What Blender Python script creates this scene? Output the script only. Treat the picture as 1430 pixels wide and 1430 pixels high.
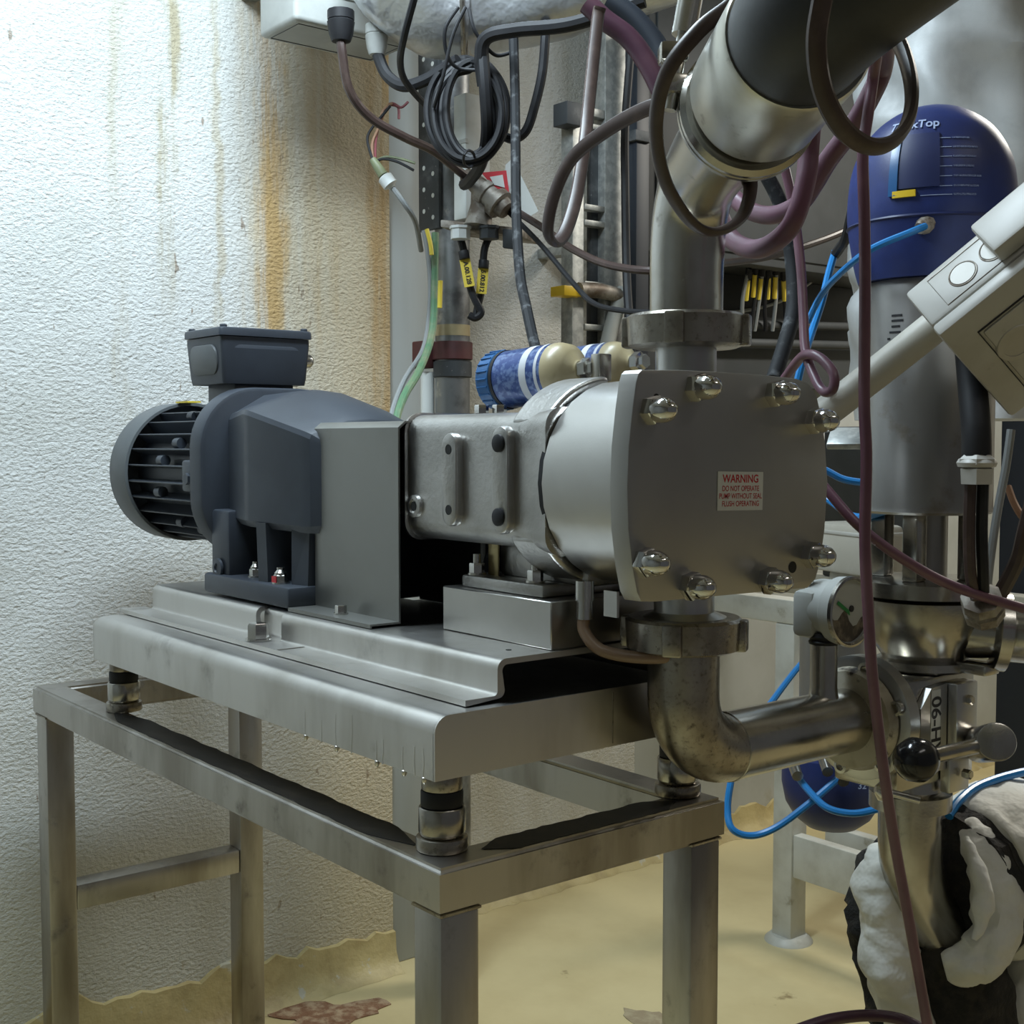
import bpy, bmesh, math, random
from mathutils import Vector, Matrix
random.seed(7)
for o in list(bpy.data.objects): bpy.data.objects.remove(o)
sc = bpy.context.scene
COL = sc.collection
# ---------------------------------------------------------------- camera
FPX = 1778.0
PITCH = math.atan(98/FPX)
AZ = math.atan(1419/(FPX/math.cos(PITCH)))
FH = Vector((-math.cos(AZ), math.sin(AZ), 0)); RT = Vector((math.sin(AZ), math.cos(AZ), 0))
FW = FH*math.cos(PITCH) - Vector((0, 0, math.sin(PITCH)))
UP = Vector((0, 0, math.cos(PITCH))) + FH*math.sin(PITCH)
CAM = Vector((1.24309, -0.87831, 1.45))
cd = bpy.data.cameras.new('camera'); cam = bpy.data.objects.new('camera', cd); COL.objects.link(cam)
cd.sensor_width = 36; cd.lens = 36*FPX/1430; cd.clip_start = .02
cam.matrix_world = Matrix(((RT.x, UP.x, -FW.x, CAM.x), (RT.y, UP.y, -FW.y, CAM.y), (RT.z, UP.z, -FW.z, CAM.z), (0, 0, 0, 1)))
sc.camera = cam
# ---------------------------------------------------------------- light and exposure
sc.view_settings.view_transform = 'Standard'; sc.view_settings.look = 'None'
sc.view_settings.exposure = 0.0; sc.view_settings.gamma = 1
w = bpy.data.worlds.new('world'); sc.world = w; w.use_nodes = True
w.node_tree.nodes['Background'].inputs[0].default_value = (.92, .96, 1, 1)
w.node_tree.nodes['Background'].inputs[1].default_value = .075
def lamp(name, loc, sx, sy, power, col, rot=(0, 0, 0)):
    l = bpy.data.lights.new(name, 'AREA'); l.shape = 'RECTANGLE'; l.size = sx; l.size_y = sy; l.energy = power; l.color = col
    o = bpy.data.objects.new(name, l); COL.objects.link(o); o.location = loc; o.rotation_euler = rot
    return o
lamp('ceiling_tube_lamp_wall', (-.62, -.05, 3.05), .25, 1.3, 68, (.75, .90, 1), (0, math.radians(14), 0))
lamp('ceiling_tube_lamp_back', (-.35, 3.2, 3.05), .3, 1.5, 66, (1, .96, .86))
lamp('front_fill_lamp', (1.6, .6, 3.05), .3, 1.5, 6, (1, .97, .92))  # weak fill added on the camera side, no tube known there

# ---------------------------------------------------------------- helpers
def P(px, py, d):
    "a point seen at photo pixel px,py standing d metres in front of the camera"
    return CAM + (FW + RT*((px-715)/FPX) - UP*((py-715)/FPX))*d
def PX(px, py, x):
    r = FW + RT*((px-715)/FPX) - UP*((py-715)/FPX); return CAM + r*((x-CAM.x)/r.x)
def PY(px, py, y):
    r = FW + RT*((px-715)/FPX) - UP*((py-715)/FPX); return CAM + r*((y-CAM.y)/r.y)
def PZ(px, py, z):
    r = FW + RT*((px-715)/FPX) - UP*((py-715)/FPX); return CAM + r*((z-CAM.z)/r.z)
def frame(axis, hint=None):
    a = Vector(axis).normalized()
    h = Vector(hint) if hint else (Vector((0, 0, 1)) if abs(a.z) < .9 else Vector((1, 0, 0)))
    u = (h - a*h.dot(a)).normalized(); v = a.cross(u)
    return a, u, v
def spline(pts, n=8, closed=False):
    pts = [Vector(p) for p in pts]; out = []; m = len(pts)
    for i in range(m if closed else m-1):
        g = (lambda k: pts[k % m]) if closed else (lambda k: pts[max(0, min(m-1, k))])
        p0, p1, p2, p3 = g(i-1), g(i), g(i+1), g(i+2)
        for k in range(n):
            t = k/n
            out.append(.5*((2*p1)+(p2-p0)*t+(2*p0-5*p1+4*p2-p3)*t*t+(3*p1-p0-3*p2+p3)*t**3))
    if not closed: out.append(pts[-1])
    return out
class G:
    "collects shapes of ONE part"
    def __init__(s): s.bm = bmesh.new()
    def quadgrid(s, rings, closed_u=True, cap=True, closed_v=False):
        bm = s.bm; R = [[bm.verts.new(p) for p in r] for r in rings]; n = len(R[0]); m = len(R)
        for i in range(m if closed_v else m-1):
            for j in range(n if closed_u else n-1):
                a, b = R[i], R[(i+1) % m]
                try: bm.faces.new((a[j], a[(j+1) % n], b[(j+1) % n], b[j]))
                except ValueError: pass
        if cap and closed_u and not closed_v:
            bm.faces.new(list(reversed(R[0]))); bm.faces.new(R[-1])
        return s
    def lathe(s, o, axis, prof, seg=32, hint=None, cap=True, closed_v=False):
        a, u, v = frame(axis, hint); o = Vector(o)
        rings = [[o+a*h+(u*math.cos(2*math.pi*k/seg)+v*math.sin(2*math.pi*k/seg))*r for k in range(seg)] for h, r in prof]
        return s.quadgrid(rings, cap=cap, closed_v=closed_v)
    def cyl(s, p0, p1, r, r1=None, seg=24, hint=None):
        p0, p1 = Vector(p0), Vector(p1)
        return s.lathe(p0, p1-p0, [(0, r), ((p1-p0).length, r if r1 is None else r1)], seg, hint)
    def rcyl(s, p0, p1, r, b=.003, seg=28, hint=None):
        p0, p1 = Vector(p0), Vector(p1); L = (p1-p0).length
        return s.lathe(p0, p1-p0, [(0, r-b), (b*.3, r-b*.3), (b, r), (L-b, r), (L-b*.3, r-b*.3), (L, r-b)], seg, hint)
    def box(s, x0, x1, y0, y1, z0, z1, bev=0, seg=2, M=None):
        r = bmesh.ops.create_cube(s.bm, size=1); vs = r['verts']
        for v in vs: v.co = Vector(((x0+x1)/2+v.co.x*(x1-x0), (y0+y1)/2+v.co.y*(y1-y0), (z0+z1)/2+v.co.z*(z1-z0)))
        if bev > 0:
            es = list({e for v in vs for e in v.link_edges})
            n0 = set(s.bm.verts) - set(vs)
            bmesh.ops.bevel(s.bm, geom=es+vs, offset=bev, segments=seg, profile=.5, affect='EDGES')
            vs = [v for v in s.bm.verts if v not in n0]
        if M is not None:
            for v in vs: v.co = M @ v.co
        return s
    def tube(s, pts, r, seg=10, n=8, flat=None, closed=False, raw=False, hint=None, radii=None):
        q = [Vector(p) for p in pts] if raw else spline(pts, n, closed); m = len(q)
        T = []
        for i in range(m):
            a = q[(i-1) % m] if (closed or i > 0) else q[0]; b = q[(i+1) % m] if (closed or i < m-1) else q[-1]
            T.append((b-a).normalized())
        _, u, v = frame(T[0], hint); rings = []
        for i in range(m):
            u = (u-T[i]*u.dot(T[i])).normalized(); v = T[i].cross(u)
            rr = r if radii is None else radii[min(len(radii)-1, int(round(i*(len(radii)-1)/(m-1))))] if radii is not None and len(radii) == m else (r if radii is None else _lerp(radii, i/(m-1)))
            ru, rv = (rr, rr) if flat is None else flat
            rings.append([q[i]+u*math.cos(2*math.pi*k/seg)*ru+v*math.sin(2*math.pi*k/seg)*rv for k in range(seg)])
        return s.quadgrid(rings, closed_v=closed)
    def prism(s, pts, o, u, v, n, t, inset=0):
        "outline pts (in u,v) extruded by t along n; inset softens the far rim"
        o, u, v, n = map(Vector, (o, u, v, n))
        def ring(h, k):
            if not k: return [o+u*a+v*b+n*h for a, b in pts]
            cx = sum(a for a, b in pts)/len(pts); cy = sum(b for a, b in pts)/len(pts); out = []
            for a, b in pts:
                d = math.hypot(a-cx, b-cy) or 1; out.append(o+u*(a-(a-cx)/d*k)+v*(b-(b-cy)/d*k)+n*h)
            return out
        rs = [ring(0, 0), ring(t, 0)] if not inset else [ring(0, 0), ring(t-inset, 0), ring(t-inset*.3, inset*.3), ring(t, inset)]
        return s.quadgrid(rs)
    def build(s, name, m, parent=None, smooth=38):
        bmesh.ops.recalc_face_normals(s.bm, faces=s.bm.faces[:])
        me = bpy.data.meshes.new(name); s.bm.to_mesh(me); s.bm.free()
        if m: me.materials.append(m)
        if smooth:
            for p in me.polygons: p.use_smooth = True
            me.set_sharp_from_angle(angle=math.radians(smooth))
        o = bpy.data.objects.new(name, me); COL.objects.link(o)
        if parent is not None: attach(o, parent)
        return o
def _lerp(a, t):
    x = t*(len(a)-1); i = min(int(x), len(a)-2); return a[i]*(1-(x-i))+a[i+1]*(x-i)
WORLD = {}
def attach(o, parent):
    o.parent = parent; base = WORLD.get(parent.name, Vector((0, 0, 0))); o.location = -base if parent.type == 'EMPTY' else Vector((0, 0, 0))
def thing(name, label, cat, loc, group=None):
    o = bpy.data.objects.new(name, None); COL.objects.link(o); o.location = loc; o.empty_display_size = .05
    WORLD[o.name] = Vector(loc); tag(o, label, cat, group); return o
def tag(o, label, cat, group=None):
    o['label'] = label; o['category'] = cat
    if group: o['group'] = group
    return o
def struct(o): o['kind'] = 'structure'; return o
def rrect(y0, y1, z0, z1, r, n=5):
    out = []
    for cx, cy, a0 in ((y1-r, z1-r, 0), (y0+r, z1-r, 90), (y0+r, z0+r, 180), (y1-r, z0+r, 270)):
        for k in range(n+1):
            a = math.radians(a0+90*k/n); out.append((cx+r*math.cos(a), cy+r*math.sin(a)))
    return out
X, Y, Z = Vector((1, 0, 0)), Vector((0, 1, 0)), Vector((0, 0, 1))
def hexnut(g, p, axis, r, h, dome=False, washer=True):
    p = Vector(p); a = Vector(axis).normalized()
    if washer: g.cyl(p, p+a*h*.18, r*1.25, seg=20)
    g.lathe(p+a*h*.18, a, [(0, r), (h*.72, r), (h*.8, r*.9)], 6)
    if dome: g.lathe(p+a*h*.9, a, [(0, r*.8), (h*.5, r*.8), (h*.8, r*.66), (h, r*.42), (h*1.08, r*.1)], 18)
    return g
def text(body, size, o, u, v, m, parent, name='lettering', align='CENTER', bend=None, sx=1.0, bold=.022):
    cu = bpy.data.curves.new(name, 'FONT'); cu.body = body; cu.size = size; cu.align_x = align; cu.align_y = 'CENTER'; cu.space_line = 1; cu.offset = size*bold
    t = bpy.data.objects.new(name, cu); COL.objects.link(t)
    dg = bpy.context.evaluated_depsgraph_get(); me = bpy.data.meshes.new_from_object(t.evaluated_get(dg))
    bpy.data.objects.remove(t)
    o, u, v = Vector(o), Vector(u).normalized(), Vector(v).normalized()
    for q in me.vertices:
        q.co = bend(q.co.x*sx, q.co.y) if bend else o+u*q.co.x*sx+v*q.co.y
    me.materials.clear(); me.materials.append(m); ob = bpy.data.objects.new(name, me); COL.objects.link(ob); attach(ob, parent); return ob

# ---------------------------------------------------------------- materials
def mat(name, col, rough=.5, metal=0, col2=None, nscale=8, nlo=.4, nhi=.65, rvar=0, bump=0, bscale=60, bdist=.002, spec=.5, stretch=None, dirt=None, dlo=.55, dhi=.75, dscale=14, coat=0):
    m = bpy.data.materials.new(name); m.use_nodes = True; nt = m.node_tree; N = nt.nodes; L = nt.links
    b = N['Principled BSDF']; b.inputs['Base Color'].default_value = (*col, 1); b.inputs['Roughness'].default_value = rough
    b.inputs['Metallic'].default_value = metal; b.inputs['Specular IOR Level'].default_value = spec; b.inputs['Coat Weight'].default_value = coat
    tc = N.new('ShaderNodeTexCoord'); vec = tc.outputs['Object']
    if stretch:
        mp = N.new('ShaderNodeMapping'); mp.inputs['Scale'].default_value = stretch; L.new(vec, mp.inputs[0]); vec2 = mp.outputs[0]
    else: vec2 = vec
    def noise(sc_, v, det=5):
        n = N.new('ShaderNodeTexNoise'); n.inputs['Scale'].default_value = sc_; n.inputs['Detail'].default_value = det; n.inputs['Roughness'].default_value = .6; L.new(v, n.inputs['Vector']); return n.outputs['Fac']
    def ramp(f, lo, hi):
        r = N.new('ShaderNodeMapRange'); r.inputs[1].default_value = lo; r.inputs[2].default_value = hi; r.interpolation_type = 'SMOOTHSTEP'; L.new(f, r.inputs[0]); return r.outputs[0]
    cout = None
    if col2:
        mx = N.new('ShaderNodeMix'); mx.data_type = 'RGBA'; mx.inputs[6].default_value = (*col, 1); mx.inputs[7].default_value = (*col2, 1)
        L.new(ramp(noise(nscale, vec2), nlo, nhi), mx.inputs[0]); cout = mx.outputs[2]
    if dirt:
        mx = N.new('ShaderNodeMix'); mx.data_type = 'RGBA'
        if cout: L.new(cout, mx.inputs[6])
        else: mx.inputs[6].default_value = (*col, 1)
        mx.inputs[7].default_value = (*dirt, 1); df = ramp(noise(dscale, vec, 8), dlo, dhi); L.new(df, mx.inputs[0]); cout = mx.outputs[2]
        if metal:
            mm = N.new('ShaderNodeMath'); mm.operation = 'MULTIPLY_ADD'; L.new(df, mm.inputs[0]); mm.inputs[1].default_value = -metal*.6; mm.inputs[2].default_value = metal; L.new(mm.outputs[0], b.inputs['Metallic'])
    if cout: L.new(cout, b.inputs['Base Color'])
    if rvar:
        mm = N.new('ShaderNodeMath'); mm.operation = 'MULTIPLY_ADD'; L.new(noise(nscale*1.7, vec2), mm.inputs[0]); mm.inputs[1].default_value = rvar*2; mm.inputs[2].default_value = rough-rvar; L.new(mm.outputs[0], b.inputs['Roughness'])
    if bump:
        bp = N.new('ShaderNodeBump'); bp.inputs['Strength'].default_value = bump; bp.inputs['Distance'].default_value = bdist; L.new(noise(bscale, vec2 if stretch else vec, 3), bp.inputs['Height']); L.new(bp.outputs[0], b.inputs['Normal'])
    return m
M = {}
M['steel'] = mat('satin_stainless', (.52, .50, .47), .32, 1, (.31, .285, .25), 7, .38, .66, rvar=.08, dirt=(.10, .085, .065), dlo=.56, dhi=.82, dscale=16, bump=.12, bscale=60, bdist=.001, stretch=(1, 1, .22))
M['tray'] = mat('sheet_stainless', (.7, .685, .66), .31, 1, (.52, .50, .465), 4, rvar=.08, dirt=(.13, .115, .095), dlo=.58, dhi=.82, dscale=7, stretch=(1, 1, .35), bump=.08, bscale=45, bdist=.003)
M['machined'] = mat('machined_stainless', (.56, .55, .53), .3, 1, (.47, .46, .44), 3, rvar=.05, bump=.04, bscale=400)
M['cover'] = mat('ground_stainless', (.44, .43, .415), .42, 1, (.40, .39, .375), 3, rvar=.04, bump=.05, bscale=500)
M['cast'] = mat('cast_stainless', (.5, .49, .475), .36, 1, (.4, .39, .375), 9, rvar=.06, bump=.35, bscale=110, bdist=.0025)
M['pipe'] = mat('pipe_stainless', (.5, .485, .45), .24, 1, (.36, .335, .29), 6, rvar=.08, dirt=(.12, .095, .065), dlo=.58, dhi=.9, dscale=30, bump=.06, bscale=200)
M['pipe_dirty'] = mat('stained_pipe', (.42, .39, .34), .3, 1, (.27, .24, .2), 9, rvar=.1, dirt=(.07, .055, .04), dlo=.5, dhi=.8, dscale=120, bump=.12, bscale=160)
M['chrome'] = mat('polished_nut', (.6, .59, .57), .09, 1)
M['bolt'] = mat('zinc_bolt', (.6, .59, .56), .22, 1)
M['motor'] = mat('blue_grey_paint', (.042, .050, .064), .42, 0, (.034, .040, .052), 6, bump=.1, bscale=220, bdist=.001)
M['motor_grey'] = mat('grey_cowl_paint', (.095, .105, .112), .5, 0, (.11, .118, .123), 6, bump=.05, bscale=220)
M['black'] = mat('black_rubber', (.012, .012, .014), .55, 0, (.02, .02, .022), 12, bump=.08, bscale=90, spec=.3)
M['black_dusty'] = mat('dusty_black_hose', (.016, .017, .019), .7, 0, (.11, .115, .12), 40, .52, .74, spec=.25, bump=.15, bscale=150)
M['brown'] = mat('brown_cable', (.045, .027, .023), .42, 0, (.10, .068, .056), 14, .48, .78, bump=.08, bscale=80)
M['purple'] = mat('purple_hose', (.12, .05, .075), .38, 0, (.16, .075, .10), 10, spec=.6)
M['dark_purple'] = mat('dark_purple_hose', (.05, .018, .032), .4, 0, (.07, .028, .042), 10)
M['mauve'] = mat('mauve_hose', (.13, .055, .085), .38, 0, (.10, .045, .065), 9)
M['blue_tube'] = mat('blue_tube', (.02, .20, .52), .3)
M['blue'] = mat('blue_plastic', (.017, .034, .16), .42, 0, (.013, .024, .11), 6, bump=.1, bscale=260, bdist=.001)
M['blue_dark'] = mat('dark_blue_plastic', (.012, .02, .085), .45)
M['cap_blue'] = mat('cap_blue', (.02, .10, .26), .3)
M['yellow'] = mat('yellow_plastic', (.75, .5, .02), .4)
M['yellow_tag'] = mat('yellow_tag', (.72, .55, .06), .5)
M['white_plastic'] = mat('white_plastic', (.62, .64, .62), .45, 0, (.5, .51, .48), 5)
M['beige'] = mat('beige_plastic', (.5, .475, .42), .42, 0, (.42, .39, .33), 6, dirt=(.2, .15, .09), dlo=.62, dhi=.8, dscale=12)
M['beige_light'] = mat('beige_box', (.47, .455, .42), .42, 0, (.4, .38, .34), 5, dirt=(.22, .16, .1), dlo=.66, dhi=.82, dscale=14)
M['grey_plastic'] = mat('grey_plastic', (.42, .43, .41), .5, 0, (.34, .345, .33), 6)
M['white_metal'] = mat('white_painted_steel', (.55, .55, .5), .45, 0, (.43, .42, .37), 6, dirt=(.2, .17, .1), dlo=.63, dhi=.8, dscale=12)
M['act'] = mat('grey_actuator', (.36, .355, .345), .38, .85, (.3, .29, .28), 5, rvar=.06, dirt=(.16, .13, .10), dlo=.58, dhi=.72, dscale=7, stretch=(1, 1, .25))
M['galv'] = mat('galvanised', (.5, .51, .49), .5, .7, (.36, .37, .36), 40, .4, .6, dirt=(.3, .2, .1), dlo=.64, dhi=.8, dscale=10)
M['galv_dark'] = mat('dark_strut', (.06, .065, .07), .6, .4, (.15, .155, .16), 14, .5, .75, dirt=(.3, .3, .29), dlo=.66, dhi=.72, dscale=60)
M['post'] = mat('grey_pipe_post', (.26, .265, .265), .45, .8, (.12, .12, .12), 8, .45, .65, dirt=(.4, .38, .33), dlo=.6, dhi=.75, dscale=18)
M['rusty'] = mat('rusty_metal', (.34, .31, .27), .55, .4, (.13, .10, .075), 22, dirt=(.09, .055, .03), dlo=.55, dhi=.7, dscale=30)
M['foil'] = mat('foil_jacket', (.62, .64, .66), .36, .75, (.5, .51, .53), 6, rvar=.08, bump=.6, bscale=16, bdist=.012, dirt=(.2, .18, .14), dlo=.66, dhi=.8, dscale=12)
M['cloth_silver'] = mat('silver_cloth', (.6, .61, .61), .5, .2, (.5, .51, .51), 7, bump=.3, bscale=420, bdist=.001)
M['lagging'] = mat('white_lagging', (.7, .7, .66), .65, 0, (.56, .55, .49), 6, dirt=(.2, .16, .09), dlo=.62, dhi=.78, dscale=9, bump=.6, bscale=20, bdist=.014)
M['foam'] = mat('black_foam', (.012, .012, .012), .85, 0, (.03, .026, .022), 40, bump=.9, bscale=70, bdist=.006)
M['cream'] = mat('cream_lubricator', (.42, .35, .21), .35, 0, (.36, .29, .16), 8)
M['red_clamp'] = mat('red_clamp', (.085, .022, .022), .6, 0, (.05, .02, .02), 10)
M['red'] = mat('red_print', (.5, .02, .03), .5)
M['ink'] = mat('black_print', (.015, .015, .018), .5)
M['pale_ink'] = mat('pale_print', (.35, .42, .62), .5)
M['dim_ink'] = mat('dim_print', (.16, .2, .34), .5, 0, (.05, .07, .18), 500, .4, .6)
M['silver_ink'] = mat('grey_print', (.55, .57, .6), .5)
M['label'] = mat('label_white', (.62, .63, .6), .4)
M['hole'] = mat('dark_bore', (.006, .006, .006), .7)
M['dark_panel'] = mat('dark_cabinet', (.05, .054, .057), .6, 0, (.04, .044, .046), 5)
M['navy'] = mat('navy_guard', (.012, .016, .024), .5)
M['green'] = mat('green_cable', (.10, .22, .12), .5, 0, (.22, .26, .16), 18)
M['olive'] = mat('olive_cable', (.2, .22, .12), .5, 0, (.13, .15, .09), 18)
M['grey_cable'] = mat('grey_cable', (.26, .27, .27), .5)
M['tan_hose'] = mat('tan_hose', (.26, .17, .11), .3, coat=.3)
M['brass'] = mat('brass', (.46, .38, .2), .35, .8)
M['orange_cable'] = mat('orange_cable', (.36, .2, .12), .5)
M['red_wire'] = mat('red_wire', (.25, .05, .06), .5)
M['dial'] = mat('gauge_face', (.55, .55, .5), .25, 0, (.25, .21, .15), 30, .5, .75, coat=.6)
M['green_needle'] = mat('green_needle', (.02, .22, .05), .4)
M['white_gasket'] = mat('cream_gasket', (.46, .43, .35), .4, .3, (.3, .26, .18), 14, dirt=(.03, .02, .015), dlo=.56, dhi=.66, dscale=25)

def wall_material(name, stains=True):
    m = bpy.data.materials.new(name); m.use_nodes = True; nt = m.node_tree; N = nt.nodes; L = nt.links; b = N['Principled BSDF']; b.inputs['Roughness'].default_value = .62
    tc = N.new('ShaderNodeTexCoord'); V = tc.outputs['Object']; sp = N.new('ShaderNodeSeparateXYZ'); L.new(V, sp.inputs[0])
    def math_(op, a, b_=None, c=None):
        n = N.new('ShaderNodeMath'); n.operation = op
        for i, q in enumerate((a, b_, c)):
            if q is None: continue
            if isinstance(q, (int, float)): n.inputs[i].default_value = q
            else: L.new(q, n.inputs[i])
        return n.outputs[0]
    def noise(scale, stretch, det=5, rough=.6):
        mp = N.new('ShaderNodeMapping'); mp.inputs['Scale'].default_value = stretch; L.new(V, mp.inputs[0])
        n = N.new('ShaderNodeTexNoise'); n.inputs['Scale'].default_value = scale; n.inputs['Detail'].default_value = det; n.inputs['Roughness'].default_value = rough; L.new(mp.outputs[0], n.inputs['Vector']); return n.outputs['Fac']
    def ss(f, lo, hi):
        r = N.new('ShaderNodeMapRange'); r.inputs[1].default_value = lo; r.inputs[2].default_value = hi; r.interpolation_type = 'SMOOTHSTEP'; L.new(f, r.inputs[0]); return r.outputs[0]
    def mix(fac, a, c):
        mx = N.new('ShaderNodeMix'); mx.data_type = 'RGBA'
        if isinstance(fac, float): mx.inputs[0].default_value = fac
        else: L.new(fac, mx.inputs[0])
        for i, q in ((6, a), (7, c)):
            if isinstance(q, tuple): mx.inputs[i].default_value = (*q, 1)
            else: L.new(q, mx.inputs[i])
        return mx.outputs[2]
    base = mix(ss(noise(1.6, (1, 1, 1)), .38, .66), (.66, .665, .65), (.58, .58, .55))
    if stains:
        y, z = sp.outputs['Y'], sp.outputs['Z']
        yw = math_('MULTIPLY_ADD', noise(2.2, (1, 1, .6), 3), .3, math_('ADD', y, -.15))
        base = mix(math_('MULTIPLY', ss(yw, .5, .95), .85), base, (.60, .50, .33))          # creamier yellow towards the corner
        st = noise(26, (1, 1, .07), 6, .65); fine = noise(70, (1, 1, .22), 3)
        def streak(yc, wd, ztop, zfade, col, amt):
            nonlocal base
            wob = math_('MULTIPLY_ADD', noise(3.5, (1, 1, 1.3), 5, .7), .12, math_('ADD', y, -.06))
            dist = math_('ABSOLUTE', math_('ADD', wob, -yc))
            core = math_('SUBTRACT', 1.0, ss(dist, wd*.15, wd))
            up_ = ss(z, zfade, zfade+.35)
            f = math_('MULTIPLY', math_('MULTIPLY', core, ss(st, .34, .62)), math_('MULTIPLY', up_, amt))
            base = mix(f, base, col)
        streak(.665, .055, 2.6, 1.45, (.50, .27, .08), .95)
        streak(.66, .11, 2.6, 1.3, (.52, .38, .18), .6)
        streak(.80, .10, 2.6, 1.5, (.52, .38, .2), .5)
        streak(.99, .07, 2.6, .9, (.48, .30, .11), .8)
        streak(.395, .035, 2.3, 1.65, (.36, .29, .15), .75)
        streak(.52, .02, 2.3, 1.5, (.4, .32, .17), .5)
        streak(.27, .03, 2.0, 1.35, (.42, .36, .24), .5)
        sp_ = ss(noise(40, (1, 1, .35), 3, .5), .70, .76); base = mix(math_('MULTIPLY', sp_, .7), base, (.22, .15, .09))
        low = math_('SUBTRACT', 1.0, ss(math_('MULTIPLY_ADD', noise(4, (1, 1, 1)), .5, z), .35, .95)); base = mix(math_('MULTIPLY', low, .45), base, (.46, .42, .27))
    else:
        base = mix(ss(noise(2.5, (1, 1, .3)), .3, .75), base, (.44, .40, .31))
    L.new(base, b.inputs['Base Color'])
    bp = N.new('ShaderNodeBump'); bp.inputs['Strength'].default_value = 1; bp.inputs['Distance'].default_value = .008
    L.new(math_('ADD', noise(80, (1, 1, 1.6), 4, .62), math_('MULTIPLY', noise(7, (1, 1, 1), 3), .8)), bp.inputs['Height']); L.new(bp.outputs[0], b.inputs['Normal'])
    return m
M['wall'] = wall_material('rough_plaster_stained'); M['wall2'] = wall_material('rough_plaster_dull', False)
M['floor'] = mat('yellow_epoxy_floor', (.64, .55, .31), .4, 0, (.54, .45, .24), 2.2, .35, .7, rvar=.06, dirt=(.26, .19, .09), dlo=.66, dhi=.74, dscale=5, bump=.15, bscale=14, bdist=.006)
M['skirt'] = mat('yellow_skirting_paint', (.52, .43, .21), .5, 0, (.38, .30, .14), 6, dirt=(.5, .48, .38), dlo=.62, dhi=.68, dscale=16, bump=.6, bscale=26, bdist=.008)
M['wall3'] = mat('smooth_grey_wall', (.42, .435, .415), .6, 0, (.37, .38, .355), 3, dirt=(.34, .32, .25), dlo=.62, dhi=.8, dscale=5, bump=.15, bscale=30)
M['wall4'] = mat('dark_unseen_wall', (.26, .265, .26), .6, 0, (.22, .225, .22), 3)  # unseen front wall, kept dark to dim its reflection in the steel
M['ceil'] = mat('ceiling_paint', (.6, .6, .58), .8)
M['trim'] = mat('pale_grey_profile', (.42, .45, .45), .5, 0, (.35, .37, .36), 4, stretch=(1, 1, .1))

# ---------------------------------------------------------------- room
XW, XR, YC = -1.66, -1.88, 1.015
struct(G().box(-4, 3.2, -3, 5.2, -.05, 0).build('floor', M['floor'], smooth=0))
struct(G().box(-4, 3.2, -3, 5.2, 3.1, 3.15).build('ceiling', M['ceil'], smooth=0))
struct(G().box(XW-.6, XW, -3, YC, 0, 3.1).build('wall_left', M['wall'], smooth=0))
struct(G().box(XR-.38, XR, YC, 2.15, 0, 3.1).build('wall_recess', M['wall2'], smooth=0))
struct(G().box(XR-.38, XR, 2.1505, 5.2, 0, 3.1).build('wall_recess_far', M['wall3'], smooth=0))
struct(G().box(XR-.38, 3.2, 5.2, 5.3, 0, 3.1).build('wall_back', M['wall2'], smooth=0))
struct(G().box(XW-.6, 3.2, -2.6, -2.5, 0, 3.1).build('wall_front', M['wall4'], smooth=0))
tr = G(); tr.box(XR+.0, XW-.012, YC+.004, YC+.17, 0, 3.1, .004); struct(tr.build('trim_1', M['trim']))
def skirting(name, x, y0, y1, h, seed):
    rnd = random.Random(seed); n = int((y1-y0)/.03); rings = []
    hh = h
    for i in range(n+1):
        y = y0+(y1-y0)*i/n; hh += (h-hh)*.25+rnd.uniform(-.018, .018); e = rnd.uniform(-.004, .004)
        rings.append([Vector((x-.01, y, 0)), Vector((x-.01, y, hh)), Vector((x+.012+e, y, hh-.004)), Vector((x+.016+e, y, hh*.45)), Vector((x+.03+e, y, .02)), Vector((x+.06+e*2, y, .0005))])
    return struct(G().quadgrid(rings).build(name, M['skirt']))
skirting('baseboard_left', XW, -3, YC, .13, 3); skirting('baseboard_recess', XR, YC+.17, 5.19, .1, 5)
# broken patch in the floor coating beside the stand
pg = G(); c0 = PZ(455, 1418, 0.0); rnd = random.Random(4); pts = []
for k in range(26):
    a = 2*math.pi*k/26; r = .085*(1+.35*math.sin(3*a+1)+rnd.uniform(-.2, .2)); pts.append((r*math.cos(a)*1.7, r*math.sin(a)*1.0))
pg.prism(pts, c0+Z*.0005, Vector((.3, .95, 0)), Vector((-.95, .3, 0)), Z, .0025)
pg2 = G(); c1 = PZ(905, 1425, 0); pts = [((.05+.02*math.sin(2*a+1)+rnd.uniform(-.012, .012))*math.cos(a)*1.2, (.05+rnd.uniform(-.012, .012))*math.sin(a)) for a in [2*math.pi*k/20 for k in range(20)]]
pg2.prism(pts, c1+Z*.0004, X, Y, Z, .0015); tag(pg2.build('floor_patch', mat('worn_screed', (.3, .24, .15), .8, 0, (.4, .34, .22), 30)), 'small grey worn patch in the floor coating by the stand leg', 'floor patch')
tag(pg.build('floor_patch', mat('broken_screed', (.22, .11, .06), .8, 0, (.42, .31, .2), 30, bump=1, bscale=60, bdist=.008)), 'broken brown patch in the yellow floor coating by the skirting', 'floor patch')

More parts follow.
